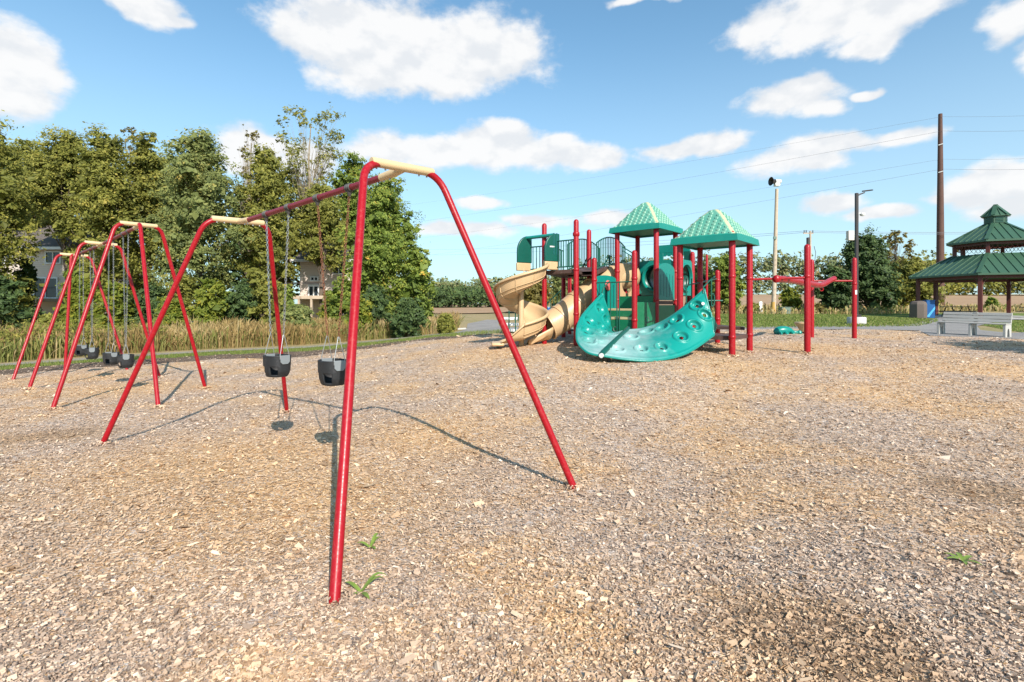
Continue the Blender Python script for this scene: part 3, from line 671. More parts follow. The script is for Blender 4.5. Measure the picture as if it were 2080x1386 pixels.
# roofs ------------------------------------------------------------
ROOF = bpy.data.materials.new('faded_roof_plastic'); ROOF.use_nodes = True
t = ROOF.node_tree; b = t.nodes['Principled BSDF']; a_ = N(t, 'ShaderNodeAttribute'); a_.attribute_name = 'rnd'
ge = N(t, 'ShaderNodeNewGeometry'); n = N(t, 'ShaderNodeTexNoise'); n.inputs['Scale'].default_value = 4; n.inputs['Detail'].default_value = 5; L(t, ge.outputs['Position'], n.inputs['Vector'])
L(t, ramp(t, M(t, 'ADD', a_.outputs['Fac'], M(t, 'MULTIPLY_ADD', n.outputs[0], .3, -.15)), [(0, (.006, .235, .18)), (.2, (.03, .29, .215)), (.55, (.19, .41, .29)), (.8, (.46, .50, .29)), (1, (.58, .53, .33))]), b.inputs['Base Color'])
b.inputs['Roughness'].default_value = .45
def play_roof(i, j, z0, hgt, ov=.16):
    c = Pt(i + .5, j + .5); half = S_ / 2 + ov; fas = .165
    n = 36; rows = []; rn = []
    def W(u, v, z): q = c + A_ * u + B_ * v; return (q.x, q.y, z)
    def surf(u, v):   # rounded hip roof
        a, b = abs(u) / half, abs(v) / half; m = (a ** 7 + b ** 7) ** (1 / 7.)
        t = max(0, 1 - m); return z0 + fas + hgt * (t if t < .82 else .82 + (1 - .82) * (1 - (1 - (t - .82) / .18) ** 2) * .62) * (1.06 + .13 * math.sin(math.pi * t))
    for a in range(n + 1):
        row = []
        for b2 in range(n + 1):
            u = -half + 2 * half * a / n; v = -half + 2 * half * b2 / n
            row.append(W(u, v, surf(u, v)))
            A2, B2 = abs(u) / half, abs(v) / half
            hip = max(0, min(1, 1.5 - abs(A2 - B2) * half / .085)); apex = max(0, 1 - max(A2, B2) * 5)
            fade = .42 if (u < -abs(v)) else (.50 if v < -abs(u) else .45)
            fade = .36 + .16 * (u > 0) if max(A2, B2) < .985 else .0  # faded plastic, with a lit look put into the colour too
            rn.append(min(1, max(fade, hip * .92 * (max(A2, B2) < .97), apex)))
        rows.append(row)
    mb = MB(); mb.grid(rows); nb = len(mb.v)
    # fascia and soffit
    ring = lambda k, z: [W(k * s, k * q, z) for s, q in ((-half, -half), (half, -half), (half, half), (-half, half))]
    r0, r1, r2 = ring(1.0, z0 + fas + .001), ring(1.03, z0 + .01), ring(.96, z0); r3 = ring(.96, z0 + .05)
    base = len(mb.v); mb.v += r0 + r1 + r2 + r3; rn += [0.] * 16
    for k in range(3):
        for q in range(4): mb.f.append((base + 4 * k + q, base + 4 * k + (q + 1) % 4, base + 4 * (k + 1) + (q + 1) % 4, base + 4 * (k + 1) + q))
    mb.f.append((base + 12, base + 13, base + 14, base + 15))
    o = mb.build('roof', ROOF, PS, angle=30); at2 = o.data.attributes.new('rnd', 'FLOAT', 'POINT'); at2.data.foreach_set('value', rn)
    # moulded shingle lugs on the four faces
    sb = MB(); cols = []
    for fa in range(4):
        for rw in range(10):
            t = .075 + rw * .092; wd = half * (1 - t) - .10
            if wd < .03: continue
            m_ = int(wd * 2 / .145); 
            for q in range(m_ + 1):
                s = (-wd + 2 * wd * (q + (.5 if rw % 2 else 0)) / max(m_, 1)); 
                if abs(s) > wd: continue
                d = half * (1 - t)
                def L2(du, dd): 
                    uu, vv = s + du, -(d - dd)
                    u, v = ((uu, vv), (-vv, uu), (-uu, -vv), (vv, -uu))[fa]; return u, v
                V = []
                for (du, dd, up) in ((-.034, .026, .002), (.034, .026, .002), (.040, -.012, .013), (.024, -.032, .015), (-.024, -.032, .015), (-.040, -.012, .013), (.024, -.042, -.004), (-.024, -.042, -.004), (.047, -.012, -.004), (-.047, -.012, -.004)):
                    u, v = L2(du, dd); V.append(W(u, v, surf(u, v) + up * 2.2))
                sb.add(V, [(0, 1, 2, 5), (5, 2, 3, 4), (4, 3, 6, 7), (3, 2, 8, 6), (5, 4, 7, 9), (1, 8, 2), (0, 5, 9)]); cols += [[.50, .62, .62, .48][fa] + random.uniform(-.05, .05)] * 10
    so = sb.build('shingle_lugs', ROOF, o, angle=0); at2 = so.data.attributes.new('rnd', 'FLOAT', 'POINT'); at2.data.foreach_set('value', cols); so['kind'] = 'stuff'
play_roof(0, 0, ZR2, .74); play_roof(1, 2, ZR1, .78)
# decks ------------------------------------------------------------
def deck(cs, z, th=.09, m=BROWN, name='deck'):
    n = len(cs); mb = MB(); mb.v = [(p[0], p[1], z) for p in cs] + [(p[0], p[1], z - th) for p in cs]
    mb.f = [tuple(range(n)), tuple(range(2 * n - 1, n - 1, -1))] + [(i, n + i, n + (i + 1) % n, (i + 1) % n) for i in range(n)]
    return mb.build(name, m, PS, angle=0, bevel=.008)
def cell(i0, j0, i1, j1, e=.0): return [Pt(i0 + e, j0 + e), Pt(i1 - e, j0 + e), Pt(i1 - e, j1 - e), Pt(i0 + e, j1 - e)]
deck(cell(0, 0, 1, 1, .02), .88, .1)
deck([Pt(1.03, .1), Pt(2, 1.0), Pt(1.0, 1.0)], 1.05, .08)
deck(cell(1, 2, 2, 3, .02), 1.72, .1)
deck(cell(.02, 2.02, .52, 2.98), 1.27, .06, CREAM); deck(cell(.54, 2.02, .98, 2.98), 1.50, .06, CREAM)
deck(cell(2.02, 2, 3, 3, .02), 1.98, .1)
def panel(p, q, z0, z1, m, name='panel', th=.03, inset=.075, **k):
    d = (q - p).normalized(); a, b = p + d * inset, q - d * inset; c = (a + b) / 2; nrm = Vector((-d.y, d.x, 0))
    fr = Matrix((d, up_, nrm)).transposed().to_4x4(); fr.translation = Vector((c.x, c.y, (z0 + z1) / 2)); wd, h = (b - a).length / 2, (z1 - z0) / 2
    return fr, wd, h
def flat_panel(p, q, z0, z1, m, name='panel', th=.03, inset=.075, arch=0.):
    fr, wd, h = panel(p, q, z0, z1, m, name, th, inset)
    top = [(wd * math.cos(R(a)), h + arch * math.sin(R(a))) for a in range(0, 181, 15)] if arch else [(wd, h), (-wd, h)]
    return MB().prism([(-wd, -h), (wd, -h)] + top, th, fr).build(name, m, PS, bevel=.006)
def ring_panel(p, q, z0, z1, r, m, name, th=.04, inset=.07, flare=.09, n=40, cz=0.):
    # square panel with a big round opening and a rolled rim
    fr, wd, h = panel(p, q, z0, z1, m, name, th, inset); mb = MB()
    def sq(a): 
        k = 1 / max(abs(math.cos(a)) / wd, abs(math.sin(a)) / h); return (k * math.cos(a), k * math.sin(a))
    prof = []
    for a in (2 * math.pi * (i + .5) / n for i in range(n)):
        x, y = sq(a); c, s = math.cos(a), math.sin(a) 
        prof.append([fr @ Vector(v) for v in ((x, y, -th / 2), (x, y, th / 2), (c * (r + .07), cz + s * (r + .07), th / 2), (c * (r + .03), cz + s * (r + .03), th / 2 + flare), (c * r, cz + s * r, th / 2 + flare), (c * (r - .03), cz + s * (r - .03), -th / 2))])
    mb.grid(prof + [prof[0]], True); return mb.build(name, m, PS, angle=45)
def slot_panel(p, q, z0, z1, m, slots, arch=.12, th=.035, inset=.09, name='barrier_panel', sw=.035):
    o = flat_panel(p, q, z0, z1, m, name, th, inset, arch)
    fr, wd, h = panel(p, q, z0, z1, m, inset=inset)
    dk = MB()
    for k in range(slots):
        x = wd * (-.72 + 1.44 * k / (slots - 1)); hh = h * (.80 - .18 * abs(x / wd)); f2 = fr.copy()
        r = [(x - sw / 2, -hh), (x + sw / 2, -hh), (x + sw / 2, hh), (x - sw / 2, hh)]
        dk.prism(r, th + .004, f2)
    dk.build('slots', SHADOWP, o, angle=0); return o
SHADOWP = mat('slot_shade_teal', (.006, .10, .10), .5, .1, 4)  # dark teal paints the shade of the slots onto near-flush bars
slot_panel(Pt(1, 2), Pt(2, 2), 1.74, 2.62, TEAL, 5, arch=.2)
ring_panel(Pt(2, 3), Pt(2, 2), 1.9, 2.98, .40, TEAL, 'porthole_panel', flare=-.12)
ring_panel(Pt(2, 2), Pt(3, 2), 1.9, 3.0, .40, TEAL, 'porthole_panel', flare=-.12)
for k_ in (0, 1):   # crawl tubes behind the portholes
    a_t = Pt(2.02, 2.5, 2.44) if k_ == 0 else Pt(2.5, 2.02, 2.45); b_t = Pt(2.62, 2.5, 2.44) if k_ == 0 else Pt(2.5, 2.5, 2.45)
    MB().tube([a_t, b_t], .40, 28, False).build('crawl_tube', DGREEN, PS, thick=.015)
# awning panel at the back
q0, q1 = Pt(3, 3), Pt(3, 2); o = flat_panel(q0, q1, 3.32, 3.58, TEAL, 'awning_panel', .05)
sc_ = MB(); d = (q1 - q0).normalized()
for k in range(7):
    a = q0 + d * (.16 + k * .155); fr = Matrix((d, up_, Vector((-d.y, d.x, 0)))).transposed().to_4x4(); fr.translation = Vector((a.x, a.y, 3.30))
    sc_.prism([(.075 * math.cos(R(e)), -.07 * math.sin(R(e)) - .03 + .05 * (e in (0, 180))) for e in range(0, 181, 20)], .04, fr)
sc_.build('scallops', TEAL, o, angle=0)
flat_panel(q0 + d * .0, q0 + d * .32, 1.98, 3.32, TEAL, 'awning_post_panel', .05, .05); flat_panel(q1 - d * .32, q1, 1.98, 3.32, DGREEN, 'awning_post_panel', .05, .05)
# lower green panels round the steps
flat_panel(Pt(0, 2), Pt(1, 2), .6, 1.68, GREEN, 'activity_panel', .03)
flat_panel(Pt(0.02, 2.06), Pt(0.02, 2.96), .62, 1.2, GREEN, 'riser_panel', .025, .02)
flat_panel(Pt(.52, 2.06), Pt(.52, 2.96), 1.27, 1.44, GREEN, 'riser_panel', .025, .02)
flat_panel(Pt(1.0, 2.05), Pt(1.0, 2.95), 1.50, 1.86, GREEN, 'riser_panel', .025, .02)
flat_panel(Pt(2, 2), Pt(1, 2), .62, 1.60, GREEN, 'activity_panel', .03)
flat_panel(Pt(1, 3), Pt(1, 2), .6, 1.45, GREEN, 'activity_panel', .03)
# emblem rings and label plates on the green panels (worn outlines only)
for (p, q, f, z, rr) in ((Pt(0, 2), Pt(1, 2), .55, 1.2, .075), (Pt(.02, 2.06), Pt(.02, 2.96), .45, .95, .06), (Pt(.02, 2.06), Pt(.02, 2.96), .7, .93, .05)):
    d = (q - p).normalized(); nrm = Vector((d.y, -d.x, 0)); 
    if nrm.y > 0: nrm = -nrm
    c = p + (q - p) * f + nrm * .022; c = Vector((c.x, c.y, z))
    MB().tube([c + (d * math.cos(2 * math.pi * k / 16) + up_ * math.sin(2 * math.pi * k / 16)) * rr for k in range(17)], .007, 6, False).build('emblem_ring', GREYP, PS)
# interactive panel beside the left short post: teal frame with bars and a pink disc
p, q = Pt(0, 3.0), Pt(1, 3.0)
o = slot_panel(p, q, 1.36, 2.36, TEAL, 3, arch=.10, name='play_panel', sw=.05)
d = (q - p).normalized(); nrm = Vector((d.y, -d.x, 0)); c = p + d * S_ * .52 + nrm * .06; c = Vector((c.x, c.y, 2.17))
PINK = mat('faded_red_plastic', (.62, .14, .12), .5, .15, 8)
fr = Matrix((d, up_, nrm)).transposed(); MB().lathe([(.0, .02), (.11, .02), (.14, .01), (.15, -.01), (.13, -.03), (.0, -.03)], c, 24, fr).build('spinner_disc', PINK, o)

# railings ---------------------------------------------------------
PICK = MB().tube([(0, 0, 0), (0, 0, 1)], .013, 8); PICK = PICK.build('picket', RAIL, None); PICKME = PICK.data; bpy.data.objects.remove(PICK)
def railing(p, q, zb, zt, n, parent=PS, arch=0., archb=0., name='railing', r=.02, mid=None, ends=True, slope=None):
    """rail frame with n pickets; zb/zt may be pairs (start, end)"""
    zb = zb if isinstance(zb, tuple) else (zb, zb); zt = zt if isinstance(zt, tuple) else (zt, zt)
    m = MB(); W = lambda t, z: Vector((p.x + (q.x - p.x) * t, p.y + (q.y - p.y) * t, z))
    top = lambda t: zt[0] + (zt[1] - zt[0]) * t + arch * 4 * t * (1 - t); bot = lambda t: zb[0] + (zb[1] - zb[0]) * t + archb * 4 * t * (1 - t)
    k = 12 if (arch or archb) else 1
    m.tube([W(i / k, top(i / k)) for i in range(k + 1)], r, 10); m.tube([W(i / k, bot(i / k)) for i in range(k + 1)], r, 10)
    if mid: m.tube([W(i / k, top(i / k) - mid) for i in range(k + 1)], r * .8, 8)
    if ends: m.tube([W(0, bot(0)), W(0, top(0))], r, 10); m.tube([W(1, bot(1)), W(1, top(1))], r, 10)
    o = m.build(name, RAIL, parent); off = wloc(o)
    for i in range(n):
        t = (i + 1) / (n + 1); a = W(t, bot(t)); x = part('picket', PICKME, o, a - off); x.scale = (1, 1, top(t) - (mid or 0) - bot(t))
    return o
# left tower -------------------------------------------------------
Q1, Q2, Q3, Q4 = Vector((.94, 14.9, 0)), Vector((1.78, 14.2, 0)), Vector((2.42, 16.1, 0)), Vector((1.72, 17.1, 0))
ZD = 2.60
for q, z in ((Q1, 3.98), (Q2, 3.98), (Q3, 3.98), (Q4, 2.7), (Vector((2.08, 18.5, 0)), 2.75)): post(q.x, q.y, z, bands=(1.35, 2.58))
MB().tube([(Q2.x, Q2.y, 3.50), (Q2.x, Q2.y, 3.53), (Q2.x, Q2.y, 3.60), (Q2.x, Q2.y, 3.63)], [.075, .095, .095, .075], 20, False).build('post_collar', RED, PS)
deck([Q1, Q2, Q3, Q4], ZD, .11)
e = (Q2 - Q1).normalized()
railing(Q1 + e * .42, Q2 - e * .08, ZD + .08, 3.42, 6)
railing(Q1, Q4, ZD + .08, 3.40, 9)
# slide hood: two side walls with rounded fronts, a bar rail and a light cap between
HC = at(1095, 500, 14.55); HD = Vector((-.55, -.83, 0)).normalized(); HS = Vector((HD.y * -1, HD.x, 0)); HS = -HS if HS.x < 0 else HS
def hood_wall(c, h0, h1, name, lab=False):
    prof = [(-.06, 0), (.44, 0)] + [(.06 + .38 * math.cos(R(a)), .34 + (h1 - .34) * math.sin(R(a))) for a in range(0, 91, 10)] + [(-.06, h1)]
    fr = Matrix((HD, up_, HD.cross(up_))).transposed().to_4x4(); fr.translation = c
    o = MB().prism(prof, .07, fr).build(name, DGREEN, PS, bevel=.02)
    if lab:
        lm = MB(); s = HD.cross(up_); s = s if s.y < 0 else -s
        lm.box(c + HD * .2 + up_ * .42 + s * .037, (.006, .16, .035), Matrix((s, HD, up_)).transposed()); lm.build('label_plate', WHITE, o, angle=0)
        for k in (.06, .16):
            lm = MB(); lm.box(c + HD * (-.02 + k) + up_ * .5 + s * .037, (.006, .035, .62), Matrix((s, HD, up_)).transposed()); lm.build('moulded_slot', SHADOWP, o, angle=0)  # slot shade painted on as a thin dark bar
    return o
eD = -e                                                       # along the tower edge, towards the left
hr = at(1132, 532, 14.65); hl = at(1076, 535, 15.25)
HD = Vector((-.86, -.50, 0)).normalized()
hood_wall(hr, 0, .80, 'slide_hood_side', True); hood_wall(hl, 0, .80, 'slide_hood_side')
for hc, wd_ in ((hl, .46), (hr, .44)):   # tan skirts below the hood walls
    MB().bar(hc - HD * .02 - up_ * .12, hc + HD * wd_ - up_ * .12, .075, .235).build('slide_entry_side', TAN, PS, bevel=.02)
hm = MB(); a0, a1 = hr + HD * .12 + up_ * .76, hl + HD * .12 + up_ * .74
hm.tube([a0, a1], .05, 12); hm.build('slide_hood_cap', TEAL, PS)
railing(Vector((hl.x, hl.y, 0)), Vector((hr.x, hr.y, 0)), ZD + .06, 3.32, 7)
# tan spiral slide -------------------------------------------------
PC = onz(.26, 14.45); SP = MB(); nA = 150; rows = []
prof = [(.07, .16), (.09, .05), (.15, -.03), (.26, -.06), (.42, -.055), (.56, -.02), (.64, .06), (.685, .17), (.70, .33), (.715, .39), (.745, .405), (.775, .385), (.785, .34)]
def spin(t):   # t 0..1 -> angle, floor height
    return R(25) - R(470) * t, 2.50 - 1.80 * t ** .97
for i in range(nA + 1):
    an, fz = spin(i / nA); rows.append([(PC.x + r_ * math.cos(an), PC.y + r_ * math.sin(an), fz + z_) for r_, z_ in prof])
SP.grid(rows); sl = SP.build('spiral_slide', TAN, PS, thick=.018, angle=50)
MB().tube([(PC.x, PC.y, PC.z - .1), (PC.x, PC.y, 2.15)], .075, 20, True, True).build('centre_pole', TAN, sl)
# moulded ribs under the chute
for k in range(1, 11):
    an, fz = spin(k / 11); rb = MB()
    rb.tube([(PC.x + (r_ + .012) * math.cos(an), PC.y + (r_ + .012) * math.sin(an), fz + z_ - .022) for r_, z_ in prof[2:11]], .014, 8); rb.build('moulded_rib', TAN, sl)
for off_, zz in ((.66, .10), (.6, .01)):
    rb = MB(); rb.tube([(PC.x + (off_ + .025) * math.cos(spin(i / 60)[0]), PC.y + (off_ + .025) * math.sin(spin(i / 60)[0]), spin(i / 60)[1] + zz) for i in range(61)], .012, 6); rb.build('moulded_rib', TAN, sl)
# run-out
an, fz = spin(1); er = Vector((math.cos(an), math.sin(an), 0)); et = Vector((math.sin(an), -math.cos(an), 0))
rows = []
for i in range(9):
    t = i / 8; c0 = PC + et * (.62 * t); row = []
    for r_, z_ in prof:
        zz = z_ if z_ < 0 else z_ * (1 - t) ** 1.3
        q = c0 + er * r_; row.append((q.x, q.y, fz - .03 * math.sin(t * 3) * 0 - .10 * t + zz))
    rows.append(row)
MB().grid(rows).build('slide_exit', TAN, sl, thick=.02, angle=50)
lip = PC + et * .70 + er * .42; MB().box((lip.x, lip.y, fz - .155), (.34, .66, .09), Matrix((et, er, up_)).transposed()).build('exit_lip', TAN, sl, bevel=.04)
for s in (-.14, .12):
    q = lip + er * s; MB().tube([(q.x, q.y, gz(q.x, q.y) - .1), (q.x, q.y, fz - .18)], .016, 8).build('leg', RAIL, sl)
q = PC + Vector((-.12, -.62, 0))
# tan tube slide ---------------------------------------------------
tp = [at(1283, 560, 16.3), at(1250, 564, 16.0), at(1222, 580, 15.7), at(1192, 603, 15.45), at(1162, 628, 15.25), at(1135, 650, 15.1), at(1114, 662, 15.0)]
# smooth the path
def catmull(P, n=6):
    o = []; Q = [P[0] * 2 - P[1]] + P + [P[-1] * 2 - P[-2]]
    for i in range(1, len(Q) - 2):
        for k in range(n):
            t = k / n; a, b, c, d = Q[i - 1:i + 3]
            o.append(.5 * ((2 * b) + (c - a) * t + (2 * a - 5 * b + 4 * c - d) * t * t + (3 * b - a - 3 * c + d) * t ** 3))
    return o + [P[-1]]
path = catmull(tp, 6)
ts_ = MB().tube(path, .40, 28, False).build('tube_slide', TAN, PS, thick=.02, angle=60)
for i in (8, 15, 22, 29, len(path) - 1):
    a = path[i]; d = (path[min(i + 1, len(path) - 1)] - path[i - 1]).normalized()
    MB().tube([a - d * .03, a - d * .022, a + d * .022, a + d * .03], [.405, .435, .435, .405], 28, False).build('flange', TAN, ts_)
# half-open run-out trough of the tube
d = (path[-1] - path[-4]).normalized(); d = Vector((d.x, d.y, d.z * .25)).normalized(); s_ = d.cross(up_).normalized(); rows = []
for i in range(8):
    t = i / 7; c0 = path[-1] + d * (.75 * t) - up_ * (.05 * t); row = []
    for k in range(15):
        a = R(-178 + 176 * k / 14); row.append(c0 + s_ * .40 * math.cos(a) + up_ * max(.40 * math.sin(a), -.40) * (1) - up_ * (0 if math.sin(a) < -.5 - .3 * t else 0) + up_ * ((-.22 * t) if math.sin(a) > -.5 else 0))
    rows.append(row)
MB().grid(rows).build('tube_run_out', TAN, ts_, thick=.02, angle=50)
ring_panel(Pt(1, 3.03), Pt(2, 3.03), 1.72, 2.86, .36, TAN, 'slide_entrance', flare=.05)
# arched bridge and its rails ---------------------------------------
b0, b1 = Vector((2.05, 15.0, 0)), Vector((3.42, 17.5, 0)); bd = (b1 - b0).normalized(); bs = Vector((bd.y, -bd.x, 0)) * .45
br = MB(); rows = []
for i in range(13):
    t = i / 12; c0 = b0 + (b1 - b0) * t; z = ZD - .02 + (.17 * t) + .22 * 4 * t * (1 - t) * .7
    rows.append([c0 + bs + up_ * z, c0 - bs + up_ * z, c0 - bs + up_ * (z - .12), c0 + bs + up_ * (z - .12), c0 + bs + up_ * z])
br.grid(rows).build('arched_bridge', BROWN, PS, angle=60)
for s in (1, -1):
    railing(b0 + bs * s, b1 + bs * s, (ZD + .05, ZD + .2), (3.40, 3.55), 17, arch=.24, archb=.15)
deck([b1 + bs, b1 - bs, b1 - bs + bd * 1.2, b1 + bs + bd * 1.2], 2.76, .1)
k0 = b1 + bs * 1.1 + bd * .1
for q in (b1 + bs, b1 - bs + bd * 1.2, b1 + bs + bd * 1.2): post(q.x, q.y, 2.9, bands=(2.7,))
railing(at(1264, 0, 17.8), at(1335, 0, 18.3), (2.72, 1.9), (3.62, 2.80), 11, mid=.13, arch=.05)
# dark stair rail dropping from the bridge
railing(at(1178, 0, 15.8), at(1238, 0, 17.0), (1.2, 2.6), (1.55, 3.25), 10)
st = MB()
for k in range(8):
    p = at(1150, 0, 17.6).lerp(at(1190, 0, 16.6), k / 7); st.box((p.x, p.y, .75 + k * .24), (.75, .26, .05), Matrix.Rotation(-.8, 3, 'Z'))
st.build('stair', BROWN, PS, angle=0)
railing(at(1150, 0, 17.2), at(1198, 0, 16.2), (.85, 2.5), (1.6, 3.3), 10); railing(at(1098, 0, 19.5), at(1146, 0, 18.9), (1.0, 1.75), (1.45, 2.25), 6)
# pale step ladder with looped green rails, left of the spiral pole
la, lb = at(1034, 0, 19.), at(1056, 0, 19.2)
for q in (la, lb, at(1047, 0, 18.8)):
    z0 = float(bz(q.x, q.y)); MB().tube([(q.x, q.y, z0 - .1), (q.x, q.y, z0 + .85)] + [(q.x + .17 - .17 * math.cos(R(a)), q.y, z0 + .85 + .17 * math.sin(R(a))) for a in range(15, 181, 15)] + [(q.x + .34, q.y, z0 + .5)], .022, 10).build('handrail', RAIL, PS)
for k in range(3):
    q = (la + lb) / 2 + Vector((0, .25 + .22 * k, 0)); z0 = float(bz(q.x, q.y)); MB().box((q.x, q.y, z0 + .12 + .22 * k), (.85, .24, .10)).build('step', WHITE, PS, bevel=.01)

# teal climbing walls -----------------------------------------------
CLIMB = bpy.data.materials.new('sun_faded_teal_plastic'); CLIMB.use_nodes = True
t = CLIMB.node_tree; b = t.nodes['Principled BSDF']; a_ = N(t, 'ShaderNodeAttribute'); a_.attribute_name = 'rnd'
ge = N(t, 'ShaderNodeNewGeometry'); n = N(t, 'ShaderNodeTexNoise'); n.inputs['Scale'].default_value = 3.5; n.inputs['Detail'].default_value = 8; n.inputs['Roughness'].default_value = .65; L(t, ge.outputs['Position'], n.inputs['Vector'])
L(t, MIX(t, SM(t, M(t, 'ADD', a_.outputs['Fac'], M(t, 'MULTIPLY_ADD', n.outputs[0], .7, -.35)), .25, .95), (.004, .235, .195), (.26, .41, .39)), b.inputs['Base Color'])
b.inputs['Roughness'].default_value = .34; b.inputs['Specular IOR Level'].default_value = .4
def spline(P, t):
    n = len(P) - 1; x = min(t * n, n - 1e-6); i = int(x); f_ = x - i
    a, b, c, d = P[max(i - 1, 0)], P[i], P[i + 1], P[min(i + 2, n)]
    return .5 * ((2 * b) + (c - a) * f_ + (2 * a - 5 * b + 4 * c - d) * f_ * f_ + (3 * b - a - 3 * c + d) * f_ ** 3)
def climber(name, lowE, topE, holes, nu, nv, fade, bulge):
    lowE = [at(*q) for q in lowE]; topE = [at(*q) for q in topE]
    P = [[None] * (nv + 1) for _ in range(nu + 1)]
    for i in range(nu + 1):
        a, b = spline(lowE, i / nu), spline(topE, i / nu)
        for j in range(nv + 1): P[i][j] = a.lerp(b, j / nv)
    A = np.array([[tuple(p) for p in r] for r in P]); du = np.gradient(A, axis=0); dv = np.gradient(A, axis=1); nr = np.cross(du, dv); nr /= np.linalg.norm(nr, axis=2, keepdims=True) + 1e-9
    if nr[nu // 2, nv // 2, 1] > 0: nr = -nr
    U, Vv = np.meshgrid(np.linspace(0, 1, nu + 1), np.linspace(0, 1, nv + 1), indexing='ij')
    h = bulge * (np.sin(np.pi * Vv)) ** .8
    edge = np.minimum(Vv, 1 - Vv); h = h + .022 * np.exp(-((edge - .035) / .03) ** 2)
    hole = np.zeros_like(U, bool)
    for (cu, cv, ru, el_) in holes:
        ci, cj = int(round(cu * nu)), int(round(cv * nv)); df = A - A[ci, cj]; tu = du[ci, cj] / np.linalg.norm(du[ci, cj]); x = df @ tu; rest = np.linalg.norm(df - x[..., None] * tu, axis=2)
        d = np.sqrt((x / (ru * 1.12 * el_)) ** 2 + (rest / (ru * 1.12)) ** 2)
        h = h + .030 * np.exp(-((d - 1.0) / .13) ** 2) - .050 * (d < .86) * (1 - (d / .86) ** 5)
        hole |= d < .29
    A = A + nr * h[..., None]
    mb = MB(); mb.v = [tuple(p) for p in A.reshape(-1, 3)]; w_ = nv + 1
    for i in range(nu):
        for j in range(nv):
            if hole[i:i + 2, j:j + 2].sum() >= 2: continue
            mb.f.append((i * w_ + j, i * w_ + j + 1, (i + 1) * w_ + j + 1, (i + 1) * w_ + j))
    o = mb.build(name, CLIMB, PS, angle=60, thick=.025)
    for E in (A[:, 0], A[:, -1], A[0], A[-1]):
        MB().tube([Vector(q) for q in E[::3]] + [Vector(E[-1])], .024, 8).build('rolled_rim', TEAL, o, angle=70)
    x = o.data.attributes.new('rnd', 'FLOAT', 'POINT'); x.data.foreach_set('value', (fade(U, Vv)).astype(np.float32).ravel())
    return o
climber('climbing_wall', [(1224, 724, 10.8), (1280, 732, 10.75), (1335, 733, 10.8), (1395, 718, 11.1), (1449, 682, 11.6)],
        [(1278, 671, 12.7), (1305, 668, 12.6), (1343, 655, 12.4), (1385, 628, 12.1), (1431, 588, 11.95)],
        [(.10, .22, .15, 1.), (.17, .62, .15, 1.), (.34, .78, .15, 1.1), (.33, .26, .15, .9), (.53, .76, .15, 1.), (.53, .26, .14, .85), (.69, .80, .14, 1.), (.715, .36, .14, 1.), (.835, .44, .135, .9), (.885, .80, .13, .9), (.935, .50, .13, .85)], 330, 110,
        lambda U, V: np.clip(.95 - 1.05 * U, 0, 1), .05)
climber('climbing_wall', [(1220, 724, 10.82), (1190, 715, 11.0), (1171, 688, 11.6), (1180, 645, 12.6), (1222, 597, 13.9)],
        [(1274, 671, 12.7), (1258, 676, 12.75), (1248, 677, 12.95), (1243, 676, 13.3), (1240, 670, 13.9)],
        [(.14, .36, .17, 1.2), (.24, .74, .15, 1.2), (.38, .22, .17, 1.1), (.47, .62, .15, 1.3), (.57, .24, .17, 1.1), (.70, .62, .16, 1.3), (.73, .26, .17, 1.1), (.87, .64, .16, 1.2), (.89, .27, .16, 1.1)], 240, 90,
        lambda U, V: np.clip(.95 - 1.05 * U, 0, 1), .05)
j0, j1 = at(1222, 722, 10.75), at(1276, 669, 12.7)
MB().tube([j0 + up_ * .01, j0 + (j1 - j0) * .04 + up_ * .03, j1 + up_ * .02], [.055, .06, .055], 12).build('ridge_tube', DGREEN, PS)
MB().tube([j0 - (j1 - j0).normalized() * .03, j0 + (j1 - j0) * .01], .05, 14, True, True).build('ridge_cap', WHITE, PS)
for (u, v, Y) in ((1237, 722, 11.0), (1267, 726, 11.05), (1290, 690, 12.2)):
    p = at(u, v, Y); MB().tube([(p.x, p.y, gz(p.x, p.y) - .1), (p.x, p.y, p.z)], .035, 10).build('climber_leg', DMETAL, PS)
# small teal step plate and white oval label
p = at(1427, 633, 11.8); MB().lathe([(0, .004), (.035, .004), (.035, -.004), (0, -.004)], at(1428, 617, 11.75), 16, Matrix.Rotation(R(80), 3, 'X')).build('label_plate', WHITE, PS)
MB().add([tuple(at(1449, 642, 12.2)), tuple(at(1456, 660, 12.3)), tuple(at(1452, 676, 12.3)), tuple(at(1446, 680, 12.2)), tuple(at(1449, 642, 12.3)), tuple(at(1457, 660, 12.4)), tuple(at(1453, 676, 12.4)), tuple(at(1446, 680, 12.3))],
         [(0, 1, 2, 3), (7, 6, 5, 4), (0, 4, 5, 1), (1, 5, 6, 2), (2, 6, 7, 3), (3, 7, 4, 0)]).build('end_plate', TEAL, PS, angle=0)
# thin green guard rails at the two climber ends
def guard(pts, r=.017): return MB().tube(pts, r, 10).build('guard_rail', RAIL, PS)
a, b = Pt(0, 3), Pt(0, 2); zr = 2.22
guard([(a.x, a.y, zr), (b.x, b.y, zr)])
for f_ in (.42, .58, .64): 
    q = a.lerp(b, f_); guard([(q.x, q.y, zr), (q.x, q.y, .9)])
guard([at(1238, 572, 14.1), at(1226, 585, 13.9), at(1222, 597, 13.9), at(1221, 610, 13.9)])
a, b = Pt(0, 1), Pt(2, 1); guard([(a.x, a.y, 2.05), (b.x, b.y, 2.35)])
guard([at(1452, 562, 12.6), at(1441, 571, 12.2), at(1429, 583, 11.95), at(1428, 596, 11.9)]); guard([at(1445, 565, 12.8), at(1445, 622, 12.8)]); guard([at(1394, 566, 13.0), at(1394, 615, 13.0)]); guard([at(1405, 566, 13.0), at(1405, 615, 13.0)])
